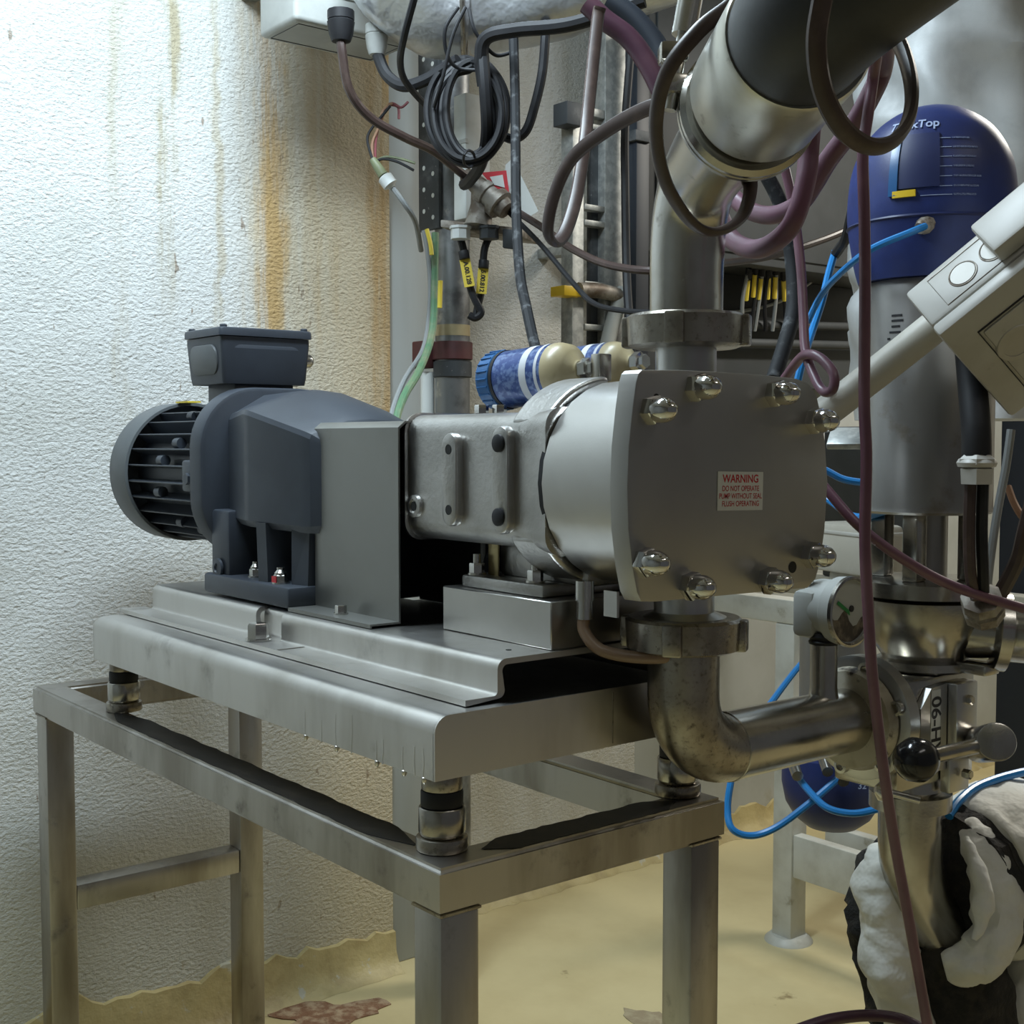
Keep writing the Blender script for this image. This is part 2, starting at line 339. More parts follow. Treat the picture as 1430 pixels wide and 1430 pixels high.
# ---------------------------------------------------------------- steel stand
FL, FWD, ZT, TB = 1.5, .51, .93, .06
st = thing('steel_stand', 'brushed stainless steel tube stand carrying the pump tray', 'stand', (-.75, .25, 0))
cn = [(-FL, 0), (0, 0), (0, FWD), (-FL, FWD)]; ci = [(-FL+TB, TB), (-TB, TB), (-TB, FWD-TB), (-FL+TB, FWD-TB)]
for k in range(4):
    q = [cn[k], cn[(k+1) % 4], ci[(k+1) % 4], ci[k]]; g = G(); g.quadgrid([[Vector((a, b, ZT-TB)) for a, b in q], [Vector((a, b, ZT)) for a, b in q]])
    bmesh.ops.bevel(g.bm, geom=[e for e in g.bm.edges if abs(e.verts[0].co.z-e.verts[1].co.z) < 1e-6 and not (e.verts[0].co.x != e.verts[1].co.x and e.verts[0].co.y != e.verts[1].co.y)], offset=.006, segments=3, affect='EDGES')
    g.build('rail', M['steel'], st)
for lx in (-FL+.006, -TB-.004):
    for ly in (.004, FWD-TB-.004): G().box(lx, lx+TB, ly, ly+TB, 0, ZT-TB, .005).build('leg', M['steel'], st)
G().box(-FL+.009, -FL+.063, TB+.004, FWD-TB-.004, .445, .5, .004).build('stretcher', M['steel'], st)
for lx in (-FL+.006, -TB-.004):
    for ly in (.004, FWD-TB-.004):
        G().tube([(lx, ly, ZT-TB), (lx+TB, ly, ZT-TB), (lx+TB, ly+TB, ZT-TB), (lx, ly+TB, ZT-TB)], .0025, 6, raw=True, closed=True).build('weld_bead', M['pipe_dirty'], st)
gr_m = mat('grime_and_reflection', (.010, .009, .008), .5, 0, (.025, .021, .016), 20, .5, .75, spec=.25)  # colours rail tops with the tray's dark reflection as well as oily grime
gr = random.Random(5)
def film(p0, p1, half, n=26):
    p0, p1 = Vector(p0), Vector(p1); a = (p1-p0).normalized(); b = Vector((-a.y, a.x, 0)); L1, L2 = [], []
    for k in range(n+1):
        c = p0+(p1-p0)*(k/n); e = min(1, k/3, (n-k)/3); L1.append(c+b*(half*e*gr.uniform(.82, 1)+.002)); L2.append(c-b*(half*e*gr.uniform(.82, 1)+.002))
    top = [[x+Z*.0008 for x in L1], [x+Z*.0008 for x in L2]]; g = G(); g.quadgrid([L1, top[0], top[1], L2], closed_u=False, cap=False); return g.build('grime_reflection_film', gr_m, st)
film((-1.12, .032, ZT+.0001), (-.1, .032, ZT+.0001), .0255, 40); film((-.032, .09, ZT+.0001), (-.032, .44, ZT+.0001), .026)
def mount(x, y, label):
    t = thing('vibration_mount', label, 'mount', (x, y, ZT), 'vibration mounts between stand and tray')
    G().rcyl((x, y, ZT), (x, y, ZT+.018), .034, .003).build('base_ring', M['pipe_dirty'], t)
    G().lathe((x, y, ZT+.018), Z, [(0, .026), (.001, .028), (.006, .0305), (.036, .0305), (.038, .029)], 28).build('cup', M['pipe'], t)
    G().rcyl((x, y, ZT+.056), (x, y, ZT+.078), .0275, .003).build('rubber_ring', M['black'], t)
    G().rcyl((x, y, ZT+.078), (x, y, ZT+.0985), .0265, .0015).build('collar', M['pipe_dirty'], t)
mount(-.068, .052, 'steel and rubber vibration mount at the tray corner below the pump block')
mount(-.058, .472, 'steel and rubber vibration mount tucked behind the lower pipe elbow')
mount(-1.14, .058, 'steel and rubber vibration mount under the motor end of the tray')
mount(-1.14, .472, 'steel and rubber vibration mount on the wall side under the motor')
# tray: inverted pan with rounded long edges
TX0, TX1, TY0, TY1, TZ0, TZ1 = -1.19, -.035, .018, .53, 1.0285, 1.11
ty = thing('pump_tray', 'inverted stainless steel tray with drip stains resting on the mounts', 'tray', (-.6, .27, TZ0))
def pan(y0, y1, z0, z1, r, th):
    o = [(y0, z0)]
    for k in range(7): a = math.radians(180-90*k/6); o.append((y0+r+r*math.cos(a), z1-r+r*math.sin(a)))
    for k in range(7): a = math.radians(90-90*k/6); o.append((y1-r+r*math.cos(a), z1-r+r*math.sin(a)))
    o.append((y1, z0)); return o
prof = pan(TY0, TY1, TZ0, TZ1, .022, .004); inner = pan(TY0+.004, TY1-.004, TZ0, TZ1-.004, .019, .004)
sh = G(); ring = prof+inner[::-1]
sh.quadgrid([[Vector((TX0+.003, a, b)) for a, b in ring], [Vector((TX1-.003, a, b)) for a, b in ring]], cap=True)
sh.build('pan_shell', M['tray'], ty)
for x0, x1 in ((TX0, TX0+.004), (TX1-.004, TX1)):
    G().prism(prof, (x0, 0, 0), Y, Z, X, x1-x0).build('end_plate', M['tray'], ty)
G().box(TX1-.0006, TX1+.0008, .318, .3195, TZ0+.004, TZ1-.006).build('seam', M['pipe_dirty'], ty)
dr = random.Random(11)
for k in range(9):                                                   # runs of dried product down the side
    x = -.06-.30*(k/8)**1.3+dr.uniform(-.012, .012); zt = TZ1-.03-dr.uniform(0, .025); zb = TZ0-.001
    G().tube([(x, TY0+.0001, zt), (x+dr.uniform(-.002, .002), TY0, (zt+zb)/2), (x+dr.uniform(-.002, .002), TY0, zb+.006), (x, TY0, zb)], .0016, 8, 3, flat=(.0003, .0022), hint=(0, 1, 0)).build('drip_run', M['tray'], ty)
    if k % 2 == 0: G().lathe((x, TY0+.002, zb+.003), -Z, [(0, .0012), (.002, .0035), (.006, .0038), (.009, .0022), (.0105, .0003)], 10).build('drop', M['tray'], ty)
# hat section base plate
BX0, BX1, Z1, Z2 = -1.2, -.055, 1.1115, 1.167
bp_ = thing('base_plate', 'folded stainless hat section base plate under motor and pump', 'base plate', (-.6, .28, Z1))
def hat(yf, yw, yb, ybf, th=.008, r=.014, flange=True):
    o = []; zf = Z1+th
    def arc(cy, cz, rr, a0, a1, n=5):
        for k in range(n+1): a = math.radians(a0+(a1-a0)*k/n); o.append((cy+rr*math.cos(a), cz+rr*math.sin(a)))
    o.append((yf, Z1)); o.append((yf, zf)); arc(yw-.006, zf+.006, .006, 270, 360); arc(yw+r, Z2-r, r, 180, 90); arc(yb-r, Z2-r, r, 90, 0); arc(yb+.006, zf+.006, .006, 180, 270); o += [(ybf, zf), (ybf, Z1)]
    arc(yb-.002, zf-.002+.008, .01, 270, 180); arc(yb-th-r*.6, Z2-th-r*.6, r*.6, 0, 90); arc(yw+th+r*.6, Z2-th-r*.6, r*.6, 90, 180); arc(yw+.002, zf+.006, .01, 360, 270)
    return o
def hatseg(x0, x1, prof):
    return G().quadgrid([[Vector((x0, a, b)) for a, b in prof], [Vector((x1, a, b)) for a, b in prof]])
full = hat(.08, .132, .43, .482)
hatseg(BX0+.03, -.730, full).build('channel_section', M['tray'], bp_); hatseg(-.640, BX1, full).build('channel_section', M['tray'], bp_)
hatseg(-.730, -.640, hat(.08, .148, .41, .482)).build('notch_section', M['tray'], bp_)
G().box(BX0-.012, BX0+.03, .08, .1315, Z1, Z1+.008, .001).build('flange_end', M['tray'], bp_)
for (px, py) in ((368, 893),):
    p = PZ(px, py, Z1+.0085); p.y = .105
    b_ = G(); b_.cyl(p, p+Z*.003, .022); b_.lathe(p+Z*.003, Z, [(0, .018), (.022, .018), (.0255, .016)], 6, hint=(.9, .3, 0)); b_.build('hex_bolt', M['chrome'], bp_)
s1 = G(); s1.box(-.56, -.557, .0815, .130, Z1+.008, Z1+.009); s1.build('weld_mark', M['pipe_dirty'], bp_)

# ---------------------------------------------------------------- gear motor
AY, AZ_ = .30, 1.385
gm = thing('gear_motor', 'dark blue grey geared electric motor with finned body and terminal box', 'motor', (-.9, AY, Z2))
# fan cowl
CXE = -1.455
G().lathe((CXE, AY, AZ_), X, [(-.012, .09), (-.006, .125), (.004, .142), (.018, .149), (.1, .15), (.104, .149), (.104, .143), (.05, .143), (.045, .05)], 56).build('fan_cowl', M['motor_grey'], gm)
g = G()
for k in range(9): g.tube([(CXE-.011, AY+.012+.0*k+(.012+.010*k)*math.cos(t*math.pi/12)-.012, AZ_+(.012+.010*k)*math.sin(t*math.pi/12)) for t in range(24)], .0012, 5, raw=True, closed=True)
g.build('cowl_grille', M['motor_grey'], gm)
body = G(); body.cyl((-1.37, AY, AZ_), (-.99, AY, AZ_), .112, seg=48); body.build('motor_body', M['motor'], gm)
fin_me = None
for k in range(26):
    a = 2*math.pi*(k+.5)/26
    if abs(math.sin(a)) > .97 and math.sin(a) > 0: continue
    if fin_me is None:
        f = G().box(-1.365, -1.0, -.0018, .0018, .108, .142, .001, 1).build('cooling_fin', M['motor'], gm); fin_me = f.data
    else:
        f = bpy.data.objects.new('cooling_fin', fin_me); COL.objects.link(f); attach(f, gm)
    f.location = Vector((0, AY, AZ_)) - WORLD['gear_motor']; f.rotation_euler = (a-math.pi/2, 0, 0)
for (a, x) in ((200, -1.04), (196, -1.22), (168, -1.2), (152, -1.15), (228, -1.2), (236, -1.13), (130, -1.08), (118, -1.2)):
    r = math.radians(a); c = Vector((x, AY+.132*math.cos(r), AZ_+.132*math.sin(r)))
    G().cyl(c-X*.012, c+X*.012, .011, seg=12).build('cast_boss', M['motor'], gm)
# side lug block
G().box(-1.055, -.995, AY-.156, AY-.1, AZ_-.03, AZ_+.03, .006).build('lug', M['motor'], gm); G().lathe((-1.02, AY-.157, AZ_-.005), -Y, [(0, .011), (.006, .011)], 6).build('lug_bolt', M['motor'], gm)
# large flange between motor and gear case
fo = rrect(AY-.165, AY+.165, AZ_-.155, AZ_+.168, .115, 10)
G().prism(fo, (-.995, 0, 0), Y, Z, X, .045, .008).build('flange', M['motor'], gm)
# gear case: lofted shell of chamfered sections
def sect(x, yf, yb, zb, zr, dome, c=.012):
    ym = (yf+yb)/2
    return [Vector((x, yf+.01, zb)), Vector((x, yf, zb+.012)), Vector((x, yf, zr-c)), Vector((x, yf+c*.3, zr-c*.3)), Vector((x, yf+c, zr)), Vector((x, ym-.045, zr+dome)), Vector((x, ym, zr+dome*1.15)), Vector((x, ym+.045, zr+dome)), Vector((x, yb-c, zr)), Vector((x, yb, zr-c)), Vector((x, yb, zb+.012)), Vector((x, yb-.01, zb))]
gc = G(); gc.quadgrid([sect(-.955, .195, .42, 1.30, 1.503, .032, .02), sect(-.94, .188, .425, 1.30, 1.506, .032, .016), sect(-.815, .154, .446, 1.30, 1.511, .03), sect(-.80, .150, .45, 1.30, 1.510, .03), sect(-.785, .1505, .45, 1.30, 1.507, .03), sect(-.645, .176, .425, 1.296, 1.472, .022), sect(-.63, .183, .42, 1.296, 1.466, .02), sect(-.60, .215, .38, 1.30, 1.44, .01)])
gc.build('gear_case', M['motor'], gm, 20)
lower = G(); lower.box(-.955, -.63, .215, .43, 1.195, 1.31, .006); lower.build('gear_case_base', M['motor'], gm)
G().box(-.965, -.64, .145, .455, Z2+.004, 1.207, .006).build('foot', M['motor'], gm)
G().box(-.958, -.885, .158, .43, 1.2, 1.325, .006).build('foot_rib', M['motor'], gm)
rb = G(); rb.quadgrid([[Vector((x, .215, 1.2)), Vector((x, y1_, 1.2)), Vector((x, y2_, 1.31)), Vector((x, .215, 1.31))] for x, y1_, y2_ in ((-.765, .156, .152), (-.738, .160, .156))]); rb.build('foot_rib', M['motor'], gm)
rb = G(); rb.quadgrid([[Vector((x, .215, 1.2)), Vector((x, y1_, 1.2)), Vector((x, y2_, 1.31)), Vector((x, .215, 1.31))] for x, y1_, y2_ in ((-.682, .175, .176), (-.645, .185, .19))]); rb.build('foot_rib', M['motor'], gm)
pl = G(); pl.lathe((-.83, .2155, 1.272), -Y, [(0, .02), (.008, .02), (.009, .013)], 24); pl.build('drain_plug', M['motor'], gm)
pl = G(); pl.lathe((-.92, .1555, 1.218), -Y, [(0, .018), (.005, .018), (.006, .009), (.003, .008)], 24); pl.build('oil_plug', M['motor'], gm)
pl = G(); pl.lathe((-.76, .30, 1.497), Vector((.22, 0, 1)), [(0, .034), (.014, .032), (.016, .03)], 24); pl.lathe((-.756, .30, 1.512), Vector((.22, 0, 1)), [(0, .016), (.012, .015)], 6); pl.build('vent_plug', M['motor'], gm)
for bx, by in ((-.83, .185), (-.707, .168)):
    b_ = hexnut(G(), (bx, by, 1.207), Z, .0125, .016); b_.cyl((bx, by, 1.21), (bx, by, 1.235), .007, seg=12); b_.lathe((bx, by, 1.22), Z, [(0, .011), (.006, .011), (.012, .006)], 14); b_.build('foot_bolt', M['bolt'], gm)
G().box(-.715, -.699, .1545, .1555, 1.209, 1.22).build('paint_mark', M['red'], gm)
# terminal box on top of the motor
tbx = G(); rings = []; TCX, TCY = -1.085, .303
for z, k in ((1.562, .92), (1.575, .945), (1.64, 1.0), (1.652, 1.0)):
    hx, hy = .08*k, .096*k; rings.append([Vector((TCX+a, TCY+b, z)) for a, b in rrect(-hx, hx, -hy, hy, .008, 4)])
tbx.quadgrid(rings); tb = tbx.build('terminal_box', M['motor'], gm)
G().prism(rrect(TCX-.083, TCX+.083, TCY-.1, TCY+.1, .008, 4), (0, 0, 1.6535), X, Y, Z, .016, .005).build('lid', M['motor'], tb)
for dx in (-.07, .07):
    for dy in (-.087, .087): G().rcyl((TCX+dx, TCY+dy, 1.668), (TCX+dx, TCY+dy, 1.675), .007, .002, 14).build('lid_screw', M['motor'], tb)
G().prism(rrect(-.078, .078, -.03, .026, .022, 5), (TCX+.0735, TCY, 1.612), Y, Vector((.1, 0, .99)), Vector((.99, 0, -.1)), .004, .002).build('front_panel', M['motor'], tb)
G().prism(rrect(-.058, .058, -.032, .026, .024, 6), (TCX, TCY-.0925, 1.612), X, Vector((0, -.12, .99)), Vector((0, -.99, -.12)), .005, .002).build('entry_panel', M['motor_grey'], tb)
G().lathe((TCX+.055, TCY+.094, 1.612), Y, [(0, .014), (.012, .014), (.018, .01)], 14).build('earth_screw', M['bolt'], tb)
G().box(-1.14, -1.02, .24, .37, 1.49, 1.566, .006).build('box_neck', M['motor'], gm)
G().box(-1.36, -1.30, .27, .3, 1.533, 1.5365).build('yellow_sticker', M['yellow_tag'], gm)

# ---------------------------------------------------------------- coupling guard
cg = thing('coupling_guard', 'folded grey steel sheet coupling guard between motor and pump', 'guard', (-.51, .3, Z2))
gp = [(.148, Z2+.001), (.148, Z2+.004), (.2, Z2+.004), (.2, 1.47), (.212, 1.479), (.4, 1.479), (.41, 1.47), (.41, Z2+.001), (.413, Z2+.001), (.413, 1.472), (.402, 1.482), (.21, 1.482), (.197, 1.472), (.197, Z2+.007), (.145, Z2+.007), (.145, Z2+.001)]
gg = G(); gg.quadgrid([[Vector((-.64, a, b)) for a, b in gp], [Vector((-.385, a, b)) for a, b in gp]]); gg.build('guard_sheet', mat('grey_sheet', (.27, .27, .255), .4, .8, (.24, .24, .225), 4, rvar=.05, dirt=(.14, .12, .1), dlo=.64, dhi=.8, dscale=12), cg)
b_ = hexnut(G(), (-.515, .172, Z2+.007), Z, .0095, .015); b_.build('guard_bolt', M['bolt'], cg)
G().cyl((-.64, AY, AZ_), (-.42, AY, AZ_), .055).build('coupling', M['pipe_dirty'], cg)
G().box(-.655, -.64, .27, .33, Z2, 1.3).build('rear_stiffener', M['navy'], cg)

# ---------------------------------------------------------------- pump block and pump
bl = thing('mounting_block', 'solid machined steel block bolted on the base plate under the pump', 'block', (-.19, .34, Z2))
G().box(-.315, -.063, .23, .455, Z2+.0005, 1.2335, .0015, 1).build('block_body', M['machined'], bl)
for y in (.19,): G().cyl((-.105, y, Z2-.0005), (-.105, y, Z2+.0006), .004, seg=12).build('tapped_hole', M['hole'], bl)
PZc = 1.395
pu = thing('lobe_pump', 'stainless steel rotary lobe pump with flat front cover and dome nuts', 'pump', (-.1, .37, 1.2335))
ho = G(); ho.quadgrid([[Vector((x, a, b)) for a, b in rrect(.216+k, .53-k, 1.302+k, 1.491-k, .028, 6)] for x, k in ((-.385, 0), (-.12, 0), (-.09, -.002), (-.052, -.006))])
ho.build('bearing_housing', M['cast'], pu)
ec = G(); ec.quadgrid([[Vector((x, a, b)) for a, b in rrect(.216+k, .53-k, 1.302+k, 1.491-k, .03, 6)] for x, k in ((-.4, .006), (-.397, -.003), (-.389, -.004), (-.386, .003))]); ec.build('end_cover', M['cast'], pu)
# rotor casing: stadium drum
def stadium(y0, y1, zc, r, n=14):
    o = []
    for k in range(n+1): a = math.radians(90+180*k/n); o.append((y0+r+r*math.cos(a), zc+r*math.sin(a)))
    for k in range(n+1): a = math.radians(270+180*k/n); o.append((y1-r+r*math.cos(a), zc+r*math.sin(a)))
    return o
ca = G(); ca.quadgrid([[Vector((x, a, b)) for a, b in stadium(.199+k, .541-k, PZc, .1385-k)] for x, k in ((-.050, .004), (-.046, 0), (.11, 0))]); ca.build('rotor_casing', M['machined'], pu, 30)
def lug(a0, a1, x0, x1, r0, r1, cy=.3375):
    o = []
    n = 12
    for k in range(n+1): a = math.radians(a0+(a1-a0)*k/n); o.append((cy+r1*math.cos(a), PZc+r1*math.sin(a)))
    for k in range(n+1): a = math.radians(a1+(a0-a1)*k/n); o.append((cy+r0*math.cos(a), PZc+r0*math.sin(a)))
    return G().prism(o, (x0, 0, 0), Y, Z, X, x1-x0, .0)
for a0, a1 in ((92, 146), (212, 268)):
    L_ = lug(a0, a1, -.135, -.06, .07, .1455); o_ = L_.build('casing_lug', M['cast'], pu)
    bv = o_.modifiers.new('b', 'BEVEL'); bv.width = .012; bv.segments = 3; bv.limit_method = 'ANGLE'
gp_ = G(); gp_.quadgrid([[Vector((x, a, b)) for a, b in stadium(.203, .537, PZc, .1345)] for x in (-.059, -.049)]); gp_.build('joint_gap', M['black'], pu, 30)
nk = G(); nk.quadgrid([[Vector((x, a, b)) for a, b in stadium(.225+k, .53-k, PZc, .112-k)] for x, k in ((-.12, .012), (-.10, .003), (-.06, 0))]); nk.build('casing_neck', M['cast'], pu, 30)
# front cover
half = [(.2, 1.5362), (.2658, 1.5383), (.3438, 1.5385), (.42, 1.5375), (.49, 1.5345), (.515, 1.529), (.531, 1.515), (.541, 1.49), (.5515, 1.45), (.5585, 1.395), (.5535, 1.33), (.545, 1.285), (.535, 1.262), (.518, 1.2505), (.45, 1.2515), (.334, 1.2530), (.225, 1.2545), (.2015, 1.2565), (.194, 1.268), (.186, 1.30), (.179, 1.345), (.1768, 1.395), (.179, 1.445), (.185, 1.49), (.1905, 1.521), (.1945, 1.532)]
cvr = G().prism(half, (.11, 0, 0), Y, Z, X, .03, .0015).build('front_cover', M['cover'], pu, 30)
for ny, nz in ((.2144, 1.488), (.2915, 1.5172), (.4415, 1.5132), (.524, 1.4782), (.52, 1.2956), (.4313, 1.2668), (.284, 1.2700), (.2038, 1.3045)):
    n_ = G(); n_.lathe((.14, ny, nz), X, [(0, .0185), (.012, .0185), (.015, .0165)], 6, hint=(0, .3, 1)); n_.lathe((.153, ny, nz), X, [(0, .0155), (.012, .0155), (.02, .013), (.026, .0085), (.029, .003)], 20)
    n_.build('dome_nut', M['chrome'], pu)
G().prism(stadium(-.0055, .0055, 0, .0054, 6), (.1395, .2245, 1.503), Z, -Y, X, .001).build('slot', M['hole'], pu)
G().cyl((.1395, .485, 1.281), (.1405, .485, 1.281), .008, seg=16).build('slot', M['hole'], pu)
wl = G().prism([(.3347, 1.4125), (.4218, 1.4105), (.421, 1.3605), (.334, 1.3625)], (.1402, 0, 0), Y, Z, X, .0008).build('warning_label', M['label'], pu)
tu, tv = (0, 1, -.02), (0, .02, 1)
text('WARNING', .0145, (.1413, .378, 1.402), tu, tv, M['red'], wl, sx=.98, bold=.016)
for i, s_ in enumerate(('DO NOT OPERATE', 'PUMP WITHOUT SEAL', 'FLUSH OPERATING')):
    text(s_, .0098, (.1413, .378, 1.3895-.0098*i), tu, tv, M['red'], wl, sx=.85, bold=.006)
for x_, z0_, z1_, hb in ((-.262, 1.327, 1.463, 0), (-.142, 1.322, 1.472, 1)):
    pd = G(); sh_ = [(a, b) for a, b in stadium(z0_, z1_, 0, .018, 10)]
    pd.prism(sh_, (x_, .219, 0), Z, X, -Y, .016, .004); p_ = pd.build('side_pad', M['cast'], pu)
    for zz in (z0_+.024, z1_-.024):
        if hb: G().lathe((x_, .2032, zz), -Y, [(0, .0125), (.004, .0125), (.006, .009)], 16).build('pad_screw', M['black'], p_)
        else: G().cyl((x_, .2036, zz), (x_, .2024, zz), .0075, seg=16).build('bore', M['hole'], p_)
pl = G(); pl.lathe((-.365, .2165, 1.352), -Y, [(0, .018), (.006, .017), (.007, .011), (.004, .011)], 20); p_ = pl.build('sight_plug', M['cast'], pu); G().cyl((-.365, .2115, 1.352), (-.365, .211, 1.352), .0075, seg=12).build('bore', M['hole'], p_)
for bx in (-.31, -.285): hexnut(G(), (bx+.0, .30+(bx+.31)*.6, 1.4905), Z, .011, .016).build('cap_bolt', M['chrome'], pu)
# feet of the pump on the block
G().box(-.29, -.1, .246, .44, 1.2336, 1.252, .004).build('foot', M['cast'], pu); G().box(-.25, -.05, .285, .47, 1.25, 1.305, .01).build('foot_web', M['cast'], pu)
for bx, by in ((-.272, .262), (-.135, .262)):
    b_ = hexnut(G(), (bx, by, 1.252), Z, .0115, .018); b_.cyl((bx, by, 1.265), (bx, by, 1.283), .0065, seg=10); b_.build('foot_bolt', M['bolt'], pu)
G().box(-.262, -.238, .2755, .2785, 1.245, 1.303, .001).build('brass_tab', M['brass'], pu)
# port necks
PXc, PYc = .04, .38
G().lathe((PXc, PYc, 1.50), Z, [(0, .041), (.075, .041), (.078, .06), (.085, .06)], 36).build('outlet_neck', M['machined'], pu)
G().lathe((PXc, PYc, 1.29), -Z, [(0, .041), (.07, .041), (.078, .06), (.085, .06)], 36).build('inlet_neck', M['machined'], pu)
# flush fitting with tan hose below casing
ff = G(); ff.cyl((-.04, .27, 1.262), (-.04, .27, 1.235), .013, seg=14); ff.lathe((-.04, .27, 1.24), -Z, [(0, .011), (.03, .012)], 14); ff.build('flush_elbow', M['bolt'], pu)
G().tube([(-.04, .27, 1.214), (-.035, .265, 1.195), (-.012, .272, 1.172), (.02, .3, 1.163), (.05, .34, 1.163), (.0, .41, 1.164), (-.03, .44, 1.18)], .0085, 10).build('flush_hose', M['tan_hose'], pu)
G().box(.02, .045, .25, .254, 1.222, 1.256).build('tab', M['machined'], pu)
# dark sheet added for the deep shade behind the pump foot
dp = thing('shade_panel', 'dark navy sheet added for the deep shade behind the pump foot', 'panel', (-.3, .44, Z2))
G().box(-.63, -.02, .5, .506, Z2-.045, 1.295, .001).build('panel_sheet', M['navy'], dp); G().box(-.63, -.33, .416, .506, Z2+.0005, Z2+.006).build('foot_flange', M['navy'], dp)
tag(G().tube([(-.36, .38, 1.30), (-.345, .35, 1.26), (-.33, .33, 1.21), (-.325, .325, 1.168)], .016, 12).build('drain_hose', M['black_dusty']), 'short dusty grey hose hanging behind the mounting block', 'hose')
G().box(-.432, -.424, .39, .394, 1.19, 1.31).build('white_strip', M['label'], dp)

# lubricators
def lubricator(o, axis, s, label):
    t = thing('grease_lubricator', label, 'lubricator', o, 'grease lubricators on top of the pump housing'); a = Vector(axis).normalized()
    cap_ = G(); cap_.lathe(o, a, [(0, .034*s), (.004, .039*s), (.03, .040*s), (.032, .038*s)], 36)
    for k in range(24):
        _, u, v = frame(a); q = 2*math.pi*k/24; c = Vector(o)+(u*math.cos(q)+v*math.sin(q))*.0398*s
        cap_.cyl(c+a*.006, c+a*.028, .0016, seg=5)
    cap_.build('end_cap', M['cap_blue'], t)
    G().lathe(Vector(o)+a*.032, a, [(0, .0395*s), (.006, .0395*s)], 36).build('black_ring', M['black'], t)
    bd = G(); bd.lathe(Vector(o)+a*.038, a, [(0, .0385*s), (.10, .0385*s)], 36); bo = bd.build('printed_sleeve', mat('lubricator_label', (.025, .06, .22), .28, .3, (.13, .2, .4), 90, .45, .62, coat=.6), t)
    for h, wd in ((.058, .014), (.088, .006)): G().lathe(Vector(o)+a*(.038+h), a, [(0, .0388*s), (wd, .0388*s)], 36, cap=False).build('white_band', M['silver_ink'], bo)
    G().lathe(Vector(o)+a*.138, a, [(0, .0385*s), (.01, .0385*s), (.024, .035*s), (.034, .026*s), (.040, .014*s), (.044, .012*s)], 36).build('grease_dome', M['cream'], t)
    f = G(); f.lathe(Vector(o)+a*.18, a, [(0, .012), (.006, .012), (.007, .017), (.02, .017), (.022, .012), (.03, .012)], 6); f.build('connector', M['bolt'], t)
    return t
lo = P(690, 533, 2.02); l1 = P(846, 512, 1.86); lubricator(lo, l1-lo, 1.17, 'blue and cream grease lubricator whose blue end cap points to the motor')
lo2 = P(770, 520, 2.22); l2 = P(895, 505, 2.08); lubricator(lo2, l2-lo2, 1.0, 'second blue grease lubricator half hidden behind the first one')
tag(G().box(-.02, .0, -.012, .012, -.02, .02, .002, M=Matrix.Translation(P(846, 513, 1.86))).build('grease_elbow', M['pipe']), 'small steel elbow block joining the lubricators to the pump top', 'fitting')

# ---------------------------------------------------------------- unions and pipework
def union(zc, h, label, down=False):
    t = thing('pipe_union', label, 'union nut', (PXc, PYc, zc), None)
    g = G(); g.lathe((PXc, PYc, zc-h/2), Z, [(0, .068), (.004, .078), (h-.004, .08), (h, .075)], 48); g.build('nut_ring', M['pipe_dirty'], t)
    for k in range(4):
        a = math.radians(33+90*k); c = Vector((PXc+.078*math.cos(a), PYc+.078*math.sin(a), zc))
        Mx = Matrix.Translation(c) @ Matrix.Rotation(a, 4, 'Z'); G().box(-.008, .0085, -.013, .013, -h*.46, h*.46, .003, M=Mx).build('lug', M['pipe_dirty'], t)
    return t
union(1.598, .045, 'slotted stainless union nut on top of the pump')
union(1.19, .046, 'grimy slotted stainless union nut below the pump')
# lower elbow
lp = thing('suction_pipe', 'stained stainless pipe elbow running from the pump underside to the valve', 'pipe', (PXc, .5, 1.02))
R_ = .085; zc_ = 1.02; el = []
for k in range(15):
    a = math.radians(90*k/14); el.append(Vector((PXc, PYc+R_-R_*math.cos(a), zc_+R_-R_*math.sin(a))))
PR = .049
G().tube([Vector((PXc, PYc, 1.167))]+el, PR, 32, raw=True).build('elbow', M['pipe_dirty'], lp)
G().cyl((PXc, PYc+R_, zc_), (PXc, .757, zc_), PR, seg=36).build('straight_run', M['pipe'], lp)
G().lathe((PXc, PYc+R_-.002, zc_), Y, [(0, PR), (.001, PR+.0012), (.004, PR+.0012), (.005, PR)], 36).build('weld_ring', M['pipe'], lp)
G().lathe((PXc, .685, zc_+.03), Z, [(0, .03), (.018, .0215), (.03, .0205), (.094, .0205)], 28).build('gauge_stub', M['pipe'], lp)
# pressure gauge
gz = 1.196
pg_ = thing('pressure_gauge', 'round white pressure gauge with green needle on a pipe stub', 'gauge', (PXc, .685, 1.146))
G().lathe((PXc, .685, 1.1445), Z, [(0, .0225), (.004, .0235), (.007, .021), (.012, .024), (.018, .0215)], 28).build('seal_nut', M['black'], pg_)
G().lathe((PXc-.03, .70, gz), X, [(0, .036), (.004, .043), (.012, .045), (.04, .045), (.045, .051), (.066, .053), (.068, .049), (.064, .0475)], 44).build('case', M['grey_plastic'], pg_)
G().box(PXc-.04, PXc+.0, .655, .69, gz-.042, gz+.03, .01).build('side_block', M['grey_plastic'], pg_)
G().cyl((PXc, .69, 1.155), (PXc, .695, 1.17), .02, seg=20).build('stem', M['pipe_dirty'], pg_)
G().cyl((PXc+.033, .70, gz), (PXc+.0335, .70, gz), .0475, seg=40).build('dial', M['dial'], pg_)
G().lathe((PXc+.034, .70, gz), X, [(0, .0475), (.0, .0535), (.006, .0535), (.007, .05), (.003, .0475)], 44, cap=False).build('bezel', M['pipe'], pg_)
sr_ = random.Random(3); stn = [(.046*math.cos(math.radians(a)), .046*math.sin(math.radians(a))) for a in range(185, 356, 10)]+[(.046-.0092*k, -.004+.008*math.sin(k*1.3)-.012*(k < 6)) for k in range(1, 10)]
